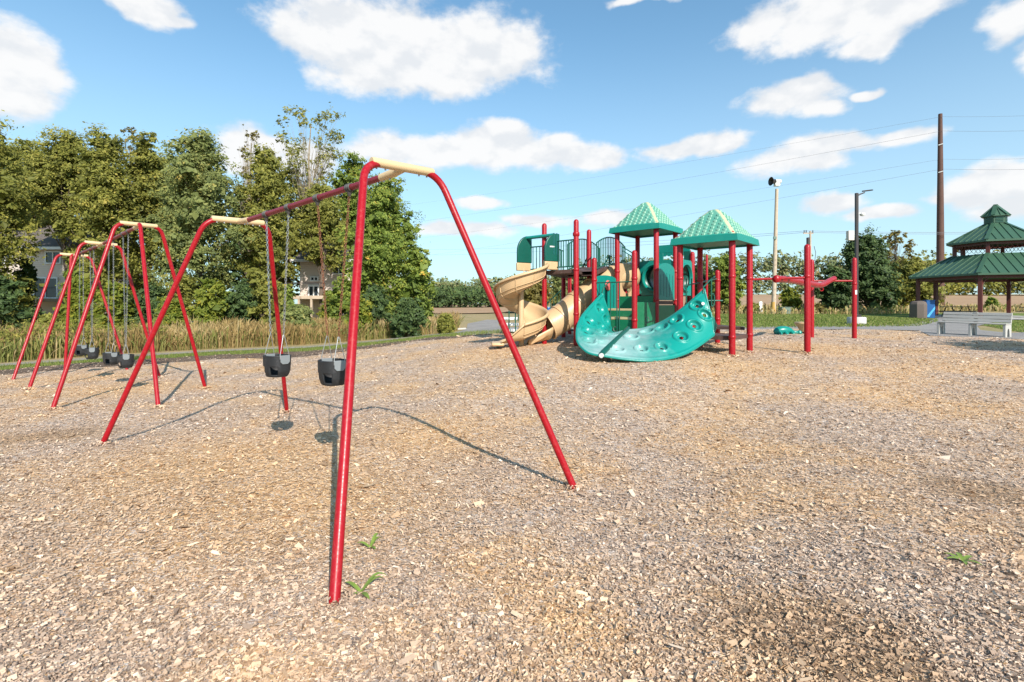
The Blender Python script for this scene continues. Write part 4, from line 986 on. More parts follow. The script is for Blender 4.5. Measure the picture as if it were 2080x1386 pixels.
guard([at(1443, 598, 12.9), at(1449, 597, 12.9), at(1451, 603, 12.9), at(1451, 618, 12.9), at(1446, 623, 12.9)])
a, b = Pt(2, 1), at(1466, 611, 14.2); guard([at(1436, 611, 14.2), at(1468, 611, 14.2)], .022)

# overhead track ------------------------------------------------------
OT = thing('overhead_glide_track', 'red curved overhead track hung between three red posts', 'track ride', onz(9.0, 15))
T1, T2, T3 = Vector((7.21, 12.5, 0)), Vector((9.95, 17.0, 0)), Vector((11.3, 16.9, 0))
for q, z in ((T1, 3.09), (T2, 3.12), (T3, 3.17)): post(q.x, q.y, z, OT, bands=(2.30,))
p10 = Pt(1, 0)
MB().tube([Vector((p10.x + .07, p10.y, 2.24)), Vector((T1.x - .07, T1.y, 2.27))], .03, 12).build('cross_bar', RED, OT)
MB().tube([Vector((T2.x + .07, T2.y, 2.40)), Vector((T3.x - .07, T3.y, 2.40))], .03, 12).build('cross_bar', RED, OT)
cv = [at(1577, 567, 12.62), at(1590, 567.5, 12.9), at(1612, 570, 13.5), at(1640, 576, 14.6), at(1664, 579.5, 15.6), at(1674, 577, 16.1), at(1684, 571, 16.6), at(1694, 566, 17.0)]
MB().tube(catmull(cv, 5), .085, 16).build('track_beam', RED, OT)
MB().lathe([(.001, -.10), (.06, -.08), (.09, -.03), (.09, .03), (.06, .08), (.001, .10)], cv[0], 18).build('end_cap', RED, OT)
p = at(1669, 588, 15.9); MB().tube([p + Vector((.05 * math.cos(R(a)), 0, .05 * math.sin(R(a)))) for a in range(0, 361, 30)], .014, 6, False).build('trolley_handle', RED, OT)
q = T3 + Vector((0, -.073, 0)); MB().box((q.x + .01, q.y, 2.02), (.06, .006, .14)).build('label_plate', WHITE, OT, angle=0)

# ------------------------------------------------------------------ bench
def frame_at(o, xd):
    xd = Vector((xd.x, xd.y, 0)).normalized(); yd = Vector((-xd.y, xd.x, 0)); fr = Matrix((xd, yd, up_)).transposed().to_4x4(); fr.translation = o; return fr
def lbox(fr, c, s): 
    m = MB(); m.box((0, 0, 0), s); m.v = [tuple(fr @ (Vector(v) + Vector(c))) for v in m.v]; return m
b0, b1 = G(1903, 680), G(2042, 687.5); BN = thing('park_bench', 'pale grey slatted plastic bench facing the play area', 'bench', b0)
ln = (b1 - b0).length; fr = frame_at(b0, b1 - b0); slope = (b1.z - b0.z) / ln
side = [(0, -.05), (.12, -.05), (.155, .24), (.20, .31), (.27, .31), (.315, .24), (.35, -.05), (.47, -.05), (.475, .43), (.575, .80), (.515, .83), (.42, .46), (.015, .44)]
for k, x in enumerate((0.03, ln / 2, ln - .03)):
    f2 = fr @ Matrix.Translation((x, 0, slope * x)) @ Matrix(((0, 0, 1, 0), (1, 0, 0, 0), (0, 1, 0, 0), (0, 0, 0, 1)))
    MB().prism(side if k != 1 else side[:9] + [(.43, .45), (.015, .44)], .075, f2).build('end_frame' if k != 1 else 'centre_frame', BENCH, BN, bevel=.008)
def slat(c, s, tilt, name):
    m = MB(); rot = Matrix.Rotation(tilt, 3, 'X') @ Matrix.Identity(3); m.box((0, 0, 0), s, rot); sh = Matrix.Rotation(-math.atan(slope), 4, 'Y')
    m.v = [tuple(fr @ (sh @ (Vector(v) + Vector(c)))) for v in m.v]; m.build(name, BENCH, BN, bevel=.008)
for y in (.07, .215, .36): slat((ln / 2, y, .47), (ln + .04, .135, .04), 0, 'seat_slat')
for y, z in ((.445, .56), (.475, .675), (.505, .79)): slat((ln / 2, y, z), (ln + .02, .035, .10), -.24, 'back_slat')
for x in (ln / 2,): lbox(fr, (x, .50, .66), (.12, .03, .36)).build('back_brace', BENCH, BN, bevel=.006)
# ------------------------------------------------------------------ gazebo
GC = onz(33.34, 35.3); GZ = thing('gazebo', 'six-sided picnic gazebo with two-tier green metal roof', 'gazebo', GC)
def hx(r, z, k, dr=0): a = .65 + k * math.pi / 3; return Vector((GC.x + r * math.cos(a), GC.y + r * math.sin(a), z))
def hex_roof(r0, z0, r1, z1, sp=.46, name='roof', fas=.12):
    m = MB(); 
    V = [hx(r0, z0, k) for k in range(6)] + [hx(r1, z1, k) for k in range(6)] + [hx(r0, z0 - fas, k) for k in range(6)] + [hx(r0 - .12, z0 - fas, k) for k in range(6)] + [hx(r1 * .98, z1 - fas, k) for k in range(6)]
    f_ = []
    for k in range(6):
        n = (k + 1) % 6; f_ += [(k, n, 6 + n, 6 + k), (k, 12 + k, 12 + n, n), (12 + k, 18 + k, 18 + n, 12 + n), (18 + k, 24 + k, 24 + n, 18 + n)]
    m.add(V, f_); o = m.build(name, GROOF, GZ, angle=0)
    for k in range(6):
        a, b, c, d = hx(r0, z0, k), hx(r0, z0, k + 1), hx(r1, z1, k + 1), hx(r1, z1, k); mid0, mid1 = (a + b) / 2, (c + d) / 2
        ed = (b - a).normalized(); sl_ = mid1 - mid0; half0, half1 = (b - a).length / 2, (d - c).length / 2; nn = ed.cross(sl_).normalized(); nn = nn if nn.z > 0 else -nn
        n = int(half0 / sp)
        for q in range(-n, n + 1):
            s = q * sp; t = 1. if abs(s) < half1 else max(0, (half0 - abs(s)) / (half0 - half1))
            if t < .05: continue
            p0, p1 = mid0 + ed * s + nn * .02, mid0 + ed * s + sl_ * t + nn * .02; MB().bar(p0, p1, .035, .05, nn).build('seam', GROOF, o, angle=0)
        MB().bar(a + up_ * .025, d + up_ * .025, .22, .04).build('hip_cap', GROOF, o, angle=0)
    return o
hex_roof(4.9, 3.62, 2.42, 5.02); hex_roof(2.72, 5.92, .62, 7.18, .42)
for k in range(6):
    p = hx(4.35, 0, k); z = float(gz(p.x, p.y)); o = MB().box((p.x, p.y, (z + 3.5) / 2), (.22, .22, 3.5 - z), Matrix.Rotation(.65 + k * math.pi / 3, 3, 'Z')).build('column', GCOL, GZ, angle=0, bevel=.01)
    for s in (1, -1):
        q = hx(4.35, 0, k + s); d = Vector((q.x - p.x, q.y - p.y, 0)).normalized()
        MB().tube([Vector((p.x, p.y, 2.75)) + d * (.1 + .55 * (1 - math.cos(R(a)))) + up_ * .65 * math.sin(R(a)) for a in range(0, 91, 15)], .03, 8).build('curved_bracket', GCOL, o)
    MB().bar(hx(4.35, 3.42, k), hx(4.35, 3.42, k + 1), .14, .2).build('ring_beam', GCOL, GZ, angle=0)
    MB().bar(hx(2.25, 5.72, k), hx(2.25, 5.72, k + 1), .12, .18).build('upper_beam', GCOL, GZ, angle=0)
    p = hx(2.25, 0, k); MB().box((p.x, p.y, 5.3), (.2, .2, .95), Matrix.Rotation(.65 + k * math.pi / 3, 3, 'Z')).build('upper_post', GCOL, GZ, angle=0)
    a, b = hx(2.25, 5.4, k), hx(2.25, 5.4, k + 1); m = MB()
    for ph in (0, math.pi): m.tube([a.lerp(b, i / 40) + up_ * (.14 * math.sin(i / 40 * 9 * math.pi + ph) + .1) for i in range(41)], .014, 6)
    tag(m.build('wavy_trim', GCOL, GZ), kind='stuff')
    m = MB(); m.bar(hx(.6, 7.4, k), hx(.6, 7.4, k + 1), .06, .62); o = m.build('cupola_wall', GROOF, GZ, angle=0)
    for q in range(4):
        MB().bar(hx(.655, 7.26 + q * .1, k).lerp(hx(.655, 7.26 + q * .1, k + 1), .18), hx(.655, 7.26 + q * .1, k).lerp(hx(.655, 7.26 + q * .1, k + 1), .82), .04, .03).build('louvre', DGREEN, o, angle=0)
hex_roof(.80, 7.72, .02, 8.5, 9, 'cupola_roof', .05)
# ------------------------------------------------------------------ picnic tables, bins
DTAB = mat('dark_coated_table', (.045, .05, .055), .5, .15, 6)
def picnic(label, c, yaw):
    T = thing('picnic_table', label, 'picnic table', c, 'picnic tables under the gazebo'); fr = Matrix.Translation(c) @ Matrix.Rotation(yaw, 4, 'Z')
    for k in range(4): lbox(fr, (0, -.285 + k * .19, .76), (1.95, .175, .045)).build('top_plank', DTAB, T, angle=0, bevel=.006)
    for s in (-1, 1):
        for k in (0, 1): lbox(fr, (0, s * (.62 + .14 * k), .45), (1.95, .125, .045)).build('seat_plank', DTAB, T, angle=0, bevel=.006)
        for q in (-1, 1):
            MB().tube([fr @ Vector((s * .62, q * .62, .0)), fr @ Vector((s * .62, q * .22, .72))], .03, 8).build('leg', DMETAL, T)
        MB().tube([fr @ Vector((s * .62, -.74, .42)), fr @ Vector((s * .62, .74, .42))], .025, 8).build('cross_bar', DMETAL, T)
picnic('dark picnic table under the gazebo, behind the bench', onz(31.3, 36.0), .1); picnic('dark picnic table under the gazebo, cut by the right edge', onz(35.4, 34.3), -.55)
p = G(1865, 647); BI = thing('waste_bin', 'brown pebbled concrete bin at the left gazebo column', 'bin', p)
MB().lathe([(.001, 0), (.46, 0), (.48, .08), (.48, .95), (.42, 1.1), (.28, 1.17), (.001, 1.17)], p, 8).build('bin_body', PEBBLE, BI, angle=20); MB().lathe([(.22, 1.165), (.22, 1.2), (.16, 1.2), (.16, 1.1)], p, 20).build('rim', DMETAL, BI)
p = G(1887, 646.5); BI = thing('recycling_bin', 'blue recycling bin beside the pebbled concrete bin', 'bin', p)
lbox(frame_at(p, Vector((1, -.3, 0))), (0, 0, .6), (.5, .5, 1.2)).build('bin_body', BLUE, BI, bevel=.03); LB_ = mat('light_blue_label', (.08, .42, .72), .5)
m = MB(); fb = frame_at(p, Vector((1, -.3, 0))); m.prism([(-.24, -.5), (-.1, -.55), (.24, .0), (.24, .2)], .01, fb @ Matrix.Translation((0, -.253, .62)) @ Matrix.Rotation(R(90), 4, 'X')); m.build('label_stripe', LB_, BI, angle=0)
lbox(fb, (0, 0, 1.215), (.54, .54, .05)).build('lid', BLUE, BI, bevel=.015)
# ------------------------------------------------------------------ poles and wires
def sag(a, b, s, n=24): return [a.lerp(b, i / n) - up_ * s * 4 * (i / n) * (1 - i / n) for i in range(n + 1)]
p = at(1910, 0, 60); z0 = float(gz(p.x, p.y)); SPO = thing('steel_pole', 'tall rusty steel power pole behind the gazebo', 'utility pole', Vector((p.x, p.y, z0)))
MB().tube([(p.x, p.y, z0 - .5), (p.x, p.y, 12), (p.x, p.y, 24)], [.42, .34, .20], 12).build('pole_shaft', RUSTP, SPO)
for z in (17.1, 20.3):
    MB().tube([(p.x - .3, p.y - .1, z), (p.x + .05, p.y - .35, z + .1)], .06, 8).build('insulator', WHITE, SPO)
for i, (vl, vp, vr, YL, lab) in enumerate(((432, 239, 222, 190, 'topmost'), (470, 268, 256, 190, 'second'), (500, 325, 311, 190, 'third'), (540, 345, 337, 190, 'lowest'))):
    a, q, e_ = at(690, vl, YL), Vector((p.x, p.y - .3, EYE + (HV - vp) * 60 / F)), at(2500, vr - 20, 47)
    tag(MB().tube(sag(a, q, 1.2) + sag(q, e_, .5)[1:], .010 if i in (0, 2) else .013, 5).build('power_line', WIREM), f'{lab} of four thin power lines strung on the steel pole', 'power line', 'power lines on the steel pole')
p = G(1571, 637); SI = thing('siren_pole', 'pale wooden pole carrying a horn siren', 'siren', p)
tp_ = at(1578, 384, p.y); MB().tube([p - up_ * .3, (p + tp_) / 2, tp_], [.19, .165, .13], 14).build('pole_shaft', WOODP, SI)
h = at(1578, 369, p.y); MB().box(h - up_ * .28, (.42, .36, .26)).build('mount_box', WHITE, SI, bevel=.03)
hd = Vector((-.97, -.12, 0)).normalized(); hr_ = Matrix((hd.cross(up_), up_, hd)).transposed()
MB().lathe([(.001, -.35), (.17, -.35), (.19, -.2), (.19, .15), (.001, .15)], h, 18, hr_).build('siren_motor', WHITE, SI); MB().lathe([(.16, .1), (.2, .3), (.30, .5), (.38, .56), (.37, .57), (.27, .5), (.12, .2), (.001, .2)], h, 22, hr_).build('siren_horn', DMETAL, SI)
lbox(frame_at(at(1571.5, 484, p.y), Vector((1, 0, 0))), (0, -.2, 0), (.24, .12, .22)).build('control_box', CABG, SI); MB().tube([p + up_ * .1, p + up_ * 1.0], [.195, .19], 14, False).build('guard_sleeve', mat('yellow_guard', (.55, .33, .08), .6), SI)
p = G(1740, 659); LP = thing('lamp_post', 'dark lamp post with a single arm on a white base', 'lamp post', p)
tz = 7.45; MB().lathe([(.001, 0), (.43, 0), (.43, .36), (.40, .40), (.001, .40)], p - up_ * .02, 24).build('concrete_base', CONC, LP, angle=40); MB().box((p.x, p.y, p.z + .45), (.3, .3, .12)).build('base_plate', DMETAL, LP, bevel=.01)
MB().box((p.x, p.y, (p.z + .4 + tz) / 2), (.13, .13, tz - p.z - .4)).build('shaft', DMETAL, LP, angle=0, bevel=.01)
ar = MB().tube([(p.x, p.y, tz - .16), (p.x + .18, p.y, tz - .06), (p.x + .42, p.y, tz + .03)], [.04, .035, .03], 10).build('arm', DMETAL, LP)
MB().prism([(.28, -.02), (.42, -.07), (.75, -.06), (.88, 0), (.75, .06), (.42, .07), (.28, .02)], .06, Matrix.Translation((p.x, p.y, tz + .06)) @ Matrix.Rotation(-.12, 4, 'Y')).build('lamp_head', DMETAL, LP, bevel=.015)
q = at(1750, 436, p.y); MB().tube([(p.x, p.y, q.z + .06), (q.x, p.y, q.z + .06)], .025, 8).build('camera_arm', WHITE, LP); MB().lathe([(.001, .09), (.10, .08), (.13, .03), (.12, -.02), (.09, -.07), (.001, -.09)], Vector((q.x + .05, p.y, q.z)), 16).build('camera_dome', WHITE, LP)
q = at(1727, 479, p.y); MB().box((q.x, p.y, q.z), (.30, .22, .50)).build('enclosure', BEIGE, LP, bevel=.012)
q = at(1757, 650, p.y + .4); MB().tube([(q.x, q.y, gz(q.x, q.y) - .05), (q.x, q.y, q.z), (q.x - .08, q.y, q.z + .12), (q.x - .2, q.y, q.z + .10)], .012, 8).build('stub_pipe', STEEL, LP)
p = at(1646, 0, 62); z0 = float(gz(p.x, p.y)); UP = thing('utility_pole', 'thin distant wooden utility pole with small crossarm fittings', 'utility pole', Vector((p.x, p.y, z0)))
tz = EYE + (HV - 470) * 62 / F; MB().tube([(p.x, p.y, z0 - .4), (p.x, p.y, tz)], [.15, .11], 10).build('pole_shaft', WOODP, UP); MB().box((p.x - .25, p.y, tz - .25), (1.2, .1, .12)).build('crossarm', WOODP, UP)
for dx in (-.75, -.5, .3): MB().tube([(p.x + dx, p.y, tz - .2), (p.x + dx, p.y, tz + .12)], .05, 8).build('insulator', CLAMP, UP)
MB().lathe([(.001, -.4), (.2, -.4), (.2, .4), (.001, .45)], Vector((p.x - .32, p.y - .1, tz - 1.2)), 12).build('transformer', CLAMP, UP); MB().tube([(p.x, p.y, tz - 4.2), (p.x + .55, p.y, tz - 3.5), (p.x + .65, p.y, tz - 2.6), (p.x + .45, p.y, tz - 1.8)], .03, 6).build('service_cable', CLAMP, UP)
for i, (dz, e2) in enumerate(((.05, at(2400, 462, 55)), (-.12, at(2400, 466, 55)))):
    a = Vector((p.x - .4, p.y, tz + dz)); tag(MB().tube(sag(at(820, 506 + 12 * i, 170), a, .9) + sag(a, e2, .35)[1:], .018, 5).build('power_line', WIREM), ['upper', 'lower'][i] + ' of two power lines on the distant wooden utility pole', 'power line', 'power lines on the wooden pole')
p = G(1545, 637); MK = MB().prism([(-.14, 0), (.14, 0), (.13, 1.0), (.1, 1.04), (-.1, 1.04), (-.13, 1.0)], .10, Matrix.Translation(p) @ Matrix.Rotation(R(90), 4, 'X')).build('utility_marker', WHITE, bevel=.01); tag(MK, 'flat white utility marker standing at the lawn edge', 'marker')
p = G(1594, 638); CB = thing('utility_cabinet', 'low grey-green utility cabinet right of the siren pole', 'cabinet', p); lbox(frame_at(p, Vector((1, 0, 0))), (0, 0, .27), (.82, .7, .54)).build('cabinet_body', CABG, CB, bevel=.02); lbox(frame_at(p, Vector((1, 0, 0))), (0, 0, .56), (.88, .76, .05)).build('lid', CABG, CB, bevel=.015)
for (u, v, lab) in ((1113, 640, 'blue plastic barrel seen past the spiral slide'), (1260, 650, 'blue plastic barrel seen behind the green play panels')):
    p = G(u, v); BR = thing('barrel', lab, 'barrel', p, 'blue barrels'); MB().lathe([(.001, 0), (.26, 0), (.28, .1), (.29, .3), (.27, .32), (.29, .34), (.29, .6), (.27, .62), (.28, .85), (.25, .9), (.001, .9)], p, 20).build('drum', BLUE, BR); MB().lathe([(.255, .9), (.26, .93), (.001, .95)], p, 20).build('lid', WHITE, BR)
p = G(870, 672); tag(MB().tube([p - up_ * .2, p + up_ * .5, p + up_ * 1.12], [.07, .068, .062], 10).build('fence_post', mat('grey_weathered_wood', (.24, .22, .20), .9, .25, 6)), 'weathered grey post standing in the tall dry grass', 'post')
a, b = G(905, 671), G(946, 669); tag(MB().bar(a + up_ * .04, b + up_ * .04, .15, .14).build('kerb_stone', CONC, bevel=.02), 'pale concrete edging beside the path bend', 'kerb')
# teal spring rider lying low beyond the track, tan spring seat behind the post
p = G(1598, 682); SR = thing('ride_on_toy', 'low teal moulded crawler toy on the far mulch', 'play toy', p)
m = MB(); k = .0
pts = [p + Vector((-.42, 0, .10)), p + Vector((-.30, 0, .17)), p + Vector((-.08, 0, .19)), p + Vector((.12, 0, .17)), p + Vector((.28, 0, .12)), p + Vector((.42, 0, .10))]
m.tube(catmull(pts, 4), [.05 + .11 * math.sin(math.pi * min(1, (i + 2) / 17)) if i < 16 else .07 for i in range(21)], 14); m.build('body', TEAL, SR, angle=70)
MB().lathe([(.001, -.09), (.06, -.07), (.09, 0), (.07, .06), (.001, .09)], p + Vector((.44, -.02, .11)), 14).build('head', TEAL, SR)
for (x, y_) in ((-.32, -.16), (-.12, -.2), (.12, -.17), (-.3, .16), (.1, .17)): MB().tube([p + Vector((x, y_ * .4, .14)), p + Vector((x + .02, y_, .09)), p + Vector((x + .03, y_ * 1.25, .0))], [.07, .06, .05], 10).build('leg', TEAL, SR)
p = G(1632, 681); SR = thing('spring_seat', 'tan seat on a dark stem behind the red track post', 'play seat', p)
MB().lathe([(.001, -.02), (.1, -.02), (.2, .16), (.30, .28), (.30, .33), (.24, .34), (.001, .26)], p + up_ * .14, 18).build('seat', TAN, SR); MB().tube([p - up_ * .1, p + up_ * .16], .05, 12).build('stem', DMETAL, SR)
# weeds in the mulch
def weed(u, v, bl, lab):
    p = GB(u, v); Wd = thing('weed', lab, 'weed', p)
    for (du, dz, ln_, a) in bl:
        d = Vector((math.cos(a), math.sin(a), 0)); s = Vector((-d.y, d.x, 0)); n = 7; V = []; Fq = []
        for i in range(n):
            t = i / (n - 1); q = p + d * (ln_ * t * du) + up_ * (dz * math.sin(t * 2.4) + .004); w_ = .016 * (1 - t ** 2) * (.5 + t) + .0008
            V += [q - s * w_ + up_ * .004, q, q + s * w_ + up_ * .004]
        Fq = [(3 * i + j, 3 * i + j + 1, 3 * i + j + 4, 3 * i + j + 3) for i in range(n - 1) for j in (0, 1)]
        o = MB().add(V, Fq).build('blade', WEED, Wd, angle=80)
WEED = mat('weed_blade_green', (.19, .27, .045), .5, .35, 30)
weed(733, 1206, [(1, .03, .13, 2.6), (1, .08, .15, .55), (1, .05, .14, .75), (1, .02, .12, -.9), (1, .01, .06, -2.2)], 'small three-bladed weed beside the foot of the nearest red leg')
weed(752, 1115, [(1, .03, .10, 2.9), (1, .07, .10, 1.1), (1, .05, .09, .9), (1, .02, .07, -.8)], 'small weed in the mulch behind the larger near weed')
weed(1955, 1142, [(1, .02, .09, a) for a in (.3, 1.2, 2.2, 3.1, 4.2, 5.3)], 'faint green sprout in the mulch at the right')
p = GB(2050, 1238); q = GB(2100, 1250); tag(MB().tube([p + up_ * .012, p.lerp(q, .5) + up_ * .02, q + up_ * .012], [.006, .010, .007], 8).build('stick', BARK), 'short brown stick on the mulch at the right edge', 'stick')
# ------------------------------------------------------------------ houses behind the grove
def house(lab, x0, x1, y, z0, z1, ztop, wins, doors, dk):
    H_ = thing('house', lab, 'house', Vector(((x0 + x1) / 2, y + 4, z0))); yb = y + 9
    MB().box(((x0 + x1) / 2, (y + yb) / 2, (z0 + z1) / 2), (x1 - x0, yb - y, z1 - z0)).build('wall', SIDING, H_, angle=0)
    o = .5; m = MB(); V = [(x0 - o, y - o, z1), (x1 + o, y - o, z1), (x1 + o, yb + o, z1), (x0 - o, yb + o, z1), (x0 - o, (y + yb) / 2, ztop), (x1 + o, (y + yb) / 2, ztop)]
    m.add(V, [(0, 1, 5, 4), (2, 3, 4, 5), (0, 4, 3), (1, 2, 5), (3, 2, 1, 0)]).build('roof', SHING, H_, angle=0); MB().box(((x0 + x1) / 2, y - o - .02, z1 + .02), (x1 - x0 + 1.1, .06, .22)).build('fascia', WHITE, H_, angle=0)
    for k, (cx_, cz_, w_, h_, nm) in enumerate([(*q, 'window') for q in wins] + [(*q, 'patio_door') for q in doors]):
        f_ = MB(); t_ = .10
        for (dx, dz, a, b) in ((0, h_ / 2, w_ + t_, t_), (0, -h_ / 2, w_ + t_, t_), (-w_ / 2, 0, t_, h_ - t_), (w_ / 2, 0, t_, h_ - t_), (0, 0, t_ * .8, h_ - t_)): f_.box((cx_ + dx, y - .05, cz_ + dz), (a, .1, b))
        o_ = f_.build(nm, WHITE, H_, angle=0)
        for s in (-1, 1): MB().box((cx_ + s * w_ / 4, y - .02, cz_), (w_ / 2 - t_, .04, h_ - t_)).build('pane', GLASS, o_, angle=0)
    if dk:
        a, b, z = dk; d = MB().box(((a + b) / 2, y - 1.3, z), (b - a, 2.6, .25)).build('deck', BARK if False else WOODP, H_, angle=0)
        for x in np.linspace(a + .1, b - .1, 4): MB().box((x, y - 2.5, (z + z0) / 2), (.15, .15, z - z0)).build('deck_post', WOODP, H_, angle=0)
        MB().box(((a + b) / 2, y - 2.55, z + 1.1), (b - a, .08, .08)).build('deck_rail', DMETAL, H_, angle=0)
        bx = MB().box((0, 0, 0), (.04, .04, .95)).build('baluster', DMETAL, H_, angle=0); bx.location = Vector((a, y - 2.55, z + .6)) - wloc(H_)
        for x in np.arange(a + .16, b, .16): part('baluster', bx.data, H_, Vector((x, y - 2.55, z + .6)) - wloc(H_))
house('tan-sided house with a raised deck, glimpsed through the left trees', -48, -36.6, 42, -.6, 6.2, 9.0, [(-37.6, 5.5, 1.2, .95), (-41.5, 5.5, 1.3, .95), (-43, 3.0, .6, 1.2)], [(-38.2, 3.0, 1.9, 1.65)], (-41.0, -36.6, 2.0))
house('pale house with a small deck, glimpsed behind the hanging chains', -17.4, -11.5, 42, -.3, 5.2, 7.6, [(-16.2, 3.75, .6, .32), (-14.2, 4.6, .9, .9)], [(-16.25, 2.75, .8, .85)], (-17.5, -14.4, 2.2))

# ------------------------------------------------------------------ trees
OLIVE = leaf_mat('olive_foliage', [(0, (0.116, 0.123, 0.026)), (.3, (0.215, 0.223, 0.046)), (.6, (0.330, 0.322, 0.065)), (.85, (0.437, 0.402, 0.086)), (1, (0.552, 0.445, 0.101))])
GREENL = leaf_mat('green_foliage', [(0, (0.104, 0.151, 0.033)), (.35, (0.195, 0.264, 0.048)), (.7, (0.328, 0.391, 0.067)), (.93, (0.506, 0.466, 0.079)), (1, (0.832, 0.504, 0.091))])
GREYGR = leaf_mat('grey_green_foliage', [(0, (0.125, 0.153, 0.053)), (.4, (0.236, 0.271, 0.086)), (.75, (0.361, 0.378, 0.117)), (1, (0.558, 0.448, 0.126))])
BROWNL = leaf_mat('autumn_brown_foliage', [(0, (0.116, 0.092, 0.030)), (.4, (0.215, 0.184, 0.049)), (.8, (0.347, 0.276, 0.067)), (1, (0.497, 0.350, 0.083))])
YELLOW = leaf_mat('yellow_green_foliage', [(0, (0.102, 0.145, 0.020)), (.4, (0.217, 0.261, 0.036)), (.8, (0.362, 0.348, 0.043)), (1, (0.522, 0.377, 0.043))])
DARKG = leaf_mat('dark_green_foliage', [(0, (0.036, 0.062, 0.022)), (.4, (0.070, 0.114, 0.036)), (.8, (0.121, 0.176, 0.049)), (1, (0.176, 0.215, 0.059))], .25)
HEDGE = leaf_mat('far_woodland_foliage', [(0, (0.102, 0.135, 0.057)), (.4, (0.168, 0.203, 0.080)), (.8, (0.270, 0.259, 0.102)), (1, (0.450, 0.338, 0.158))], .2)  # lightened leaves: the haze of distance is painted into their colour
def leaves(cen, rad, n, size, r, clump=26, aspect=2.0, shell=.55, droop=0.):
    """n leaf-shaped faces spread through ellipsoid lumps, gathered in twig clumps"""
    cen, rad = np.array(cen), np.array(rad); wgt = (rad[:, 0] * rad[:, 1] + rad[:, 1] * rad[:, 2] + rad[:, 0] * rad[:, 2]); wgt /= wgt.sum()
    nc = max(30, n // clump); li = r.choice(len(cen), nc, p=wgt); d = r.normal(size=(nc, 3)); d[:, 2] += .25; d /= np.linalg.norm(d, axis=1, keepdims=True)
    q = r.uniform(shell, 1.05, nc) ** .6; cc = cen[li] + d * rad[li] * q[:, None]; cs = rad[li].mean(1) * r.uniform(.07, .21, nc); tone = r.normal(0, .13, nc)
    k = r.integers(0, nc, n); p = cc[k] + r.normal(size=(n, 3)) * cs[k][:, None] * np.array([1, 1, .75]); p[:, 2] -= droop * r.uniform(0, 1, n) ** 2
    nr = r.normal(size=(n, 3)) * .46 + d[k] * .55 + np.array([.16, -.38, .45]); nr /= np.linalg.norm(nr, axis=1, keepdims=True)
    a = r.normal(size=(n, 3)) - np.array([0, 0, .6 * (droop > 0)]); a -= nr * (a * nr).sum(1)[:, None]; a /= np.linalg.norm(a, axis=1, keepdims=True); b = np.cross(nr, a)
    s = (size * .88 * np.clip(r.lognormal(-.05, .38, n), .4, 2.2))[:, None]
    V = np.stack([p - a * s * .5, p + b * s * .5 / aspect + nr * s * .06, p + a * s * .5, p - b * s * .5 / aspect + nr * s * .06], 1).reshape(-1, 3)
    Fq = np.arange(n * 4).reshape(-1, 4); return V, Fq, np.repeat(np.clip(r.beta(2, 2, n) * .75 + .12 + tone[k], 0, 1), 4), cc
def tree(name, label, base, ht, hw, zl, m, n, size, seed, group, bark=BARK, nl=16, sparse=False, lsc=1., prof=None, aspect=2.0, clump=44, lumps=None, droop=0., cat='tree', tr=None):
    r = np.random.default_rng(seed); T = thing(name, label, cat, base, group)
    if lumps is None:
        cen, rad = [], []; prof = prof or (lambda t: math.sin(math.pi * (.14 + .80 * t)) ** .7)
        for i in range(nl):
            t = (i + .5) / nl; R_ = hw * prof(t); a = i * 2.4 + r.uniform(-.5, .5); lr = hw * r.uniform(.34, .52) * (.62 * lsc if sparse else 1)
            off = max(0, R_ - lr * .8) * r.uniform(.55, 1.05); z = zl + (ht - zl - lr * .8) * t + lr * .2
            cen.append((base.x + off * math.cos(a), base.y + off * math.sin(a), base.z + z)); rad.append((lr, lr, lr * r.uniform(.75, 1.05)))
        if not sparse: cen.append((base.x, base.y, base.z + (zl + ht) * .5)); rad.append((hw * .55, hw * .55, (ht - zl) * .42))
    else:
        cen = [tuple(base + Vector(l[:3])) for l in lumps]; rad = [l[3:] for l in lumps]
    V, Fq, rn, cc = leaves(cen, rad, n, size, r, 9 if sparse else clump, aspect, .25 if sparse else .45, droop)
    if not sparse:      # larger leaves close the crown, its inner shade put into their colour
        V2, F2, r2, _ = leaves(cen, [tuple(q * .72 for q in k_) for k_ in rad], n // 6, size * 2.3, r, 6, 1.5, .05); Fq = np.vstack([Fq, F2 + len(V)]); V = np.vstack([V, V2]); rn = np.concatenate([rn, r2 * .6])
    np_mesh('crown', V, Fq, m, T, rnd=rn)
    tk = MB(); tr = tr or max(.05, ht * (.008 if sparse else .014)); top = ht * (.9 if sparse else .72); w_ = [Vector((base.x + r.normal(0, .02) * ht * (i > 0) * .5, base.y + r.normal(0, .02) * ht * (i > 0) * .5, base.z + top * i / 6 - (.3 if i == 0 else 0))) for i in range(7)]
    tk.tube(w_, [tr * (1.25 - .98 * i / 6) for i in range(7)], 9)
    for c in (list(cen) if not sparse else list(cen) + [tuple(q) for q in cc[:: max(1, len(cc) // 160)]]):
        c = Vector(c); hz = min(max((c.z - base.z) * .62 / top * 6, .6), 5.6); i = int(hz); p0 = w_[i].lerp(w_[i + 1], hz - i); mid = p0.lerp(c, .5) + Vector((r.normal(0, .03), r.normal(0, .03), .06)) * (c - p0).length
        q = tr * (.42 if not sparse else .22) * (1 - hz / 8); tk.tube([p0, mid, c], [q, q * .6, q * .22], 5, False)
    tk.build('trunk', bark, T); return T
def gtree(label, u, vtop, Y, hwpx, m, n, size, seed, name='tree', zlow=.12, **k):
    x = (u - 1040) * Y / F; b = onz(x, Y); ht = EYE + (HV - vtop) * Y / F - b.z; hw = hwpx * Y / F
    return tree(name, label, b, ht, hw, ht * zlow, m, n, size, seed, k.pop('group', 'trees of the left grove'), **k)
LG = 'trees of the left grove'
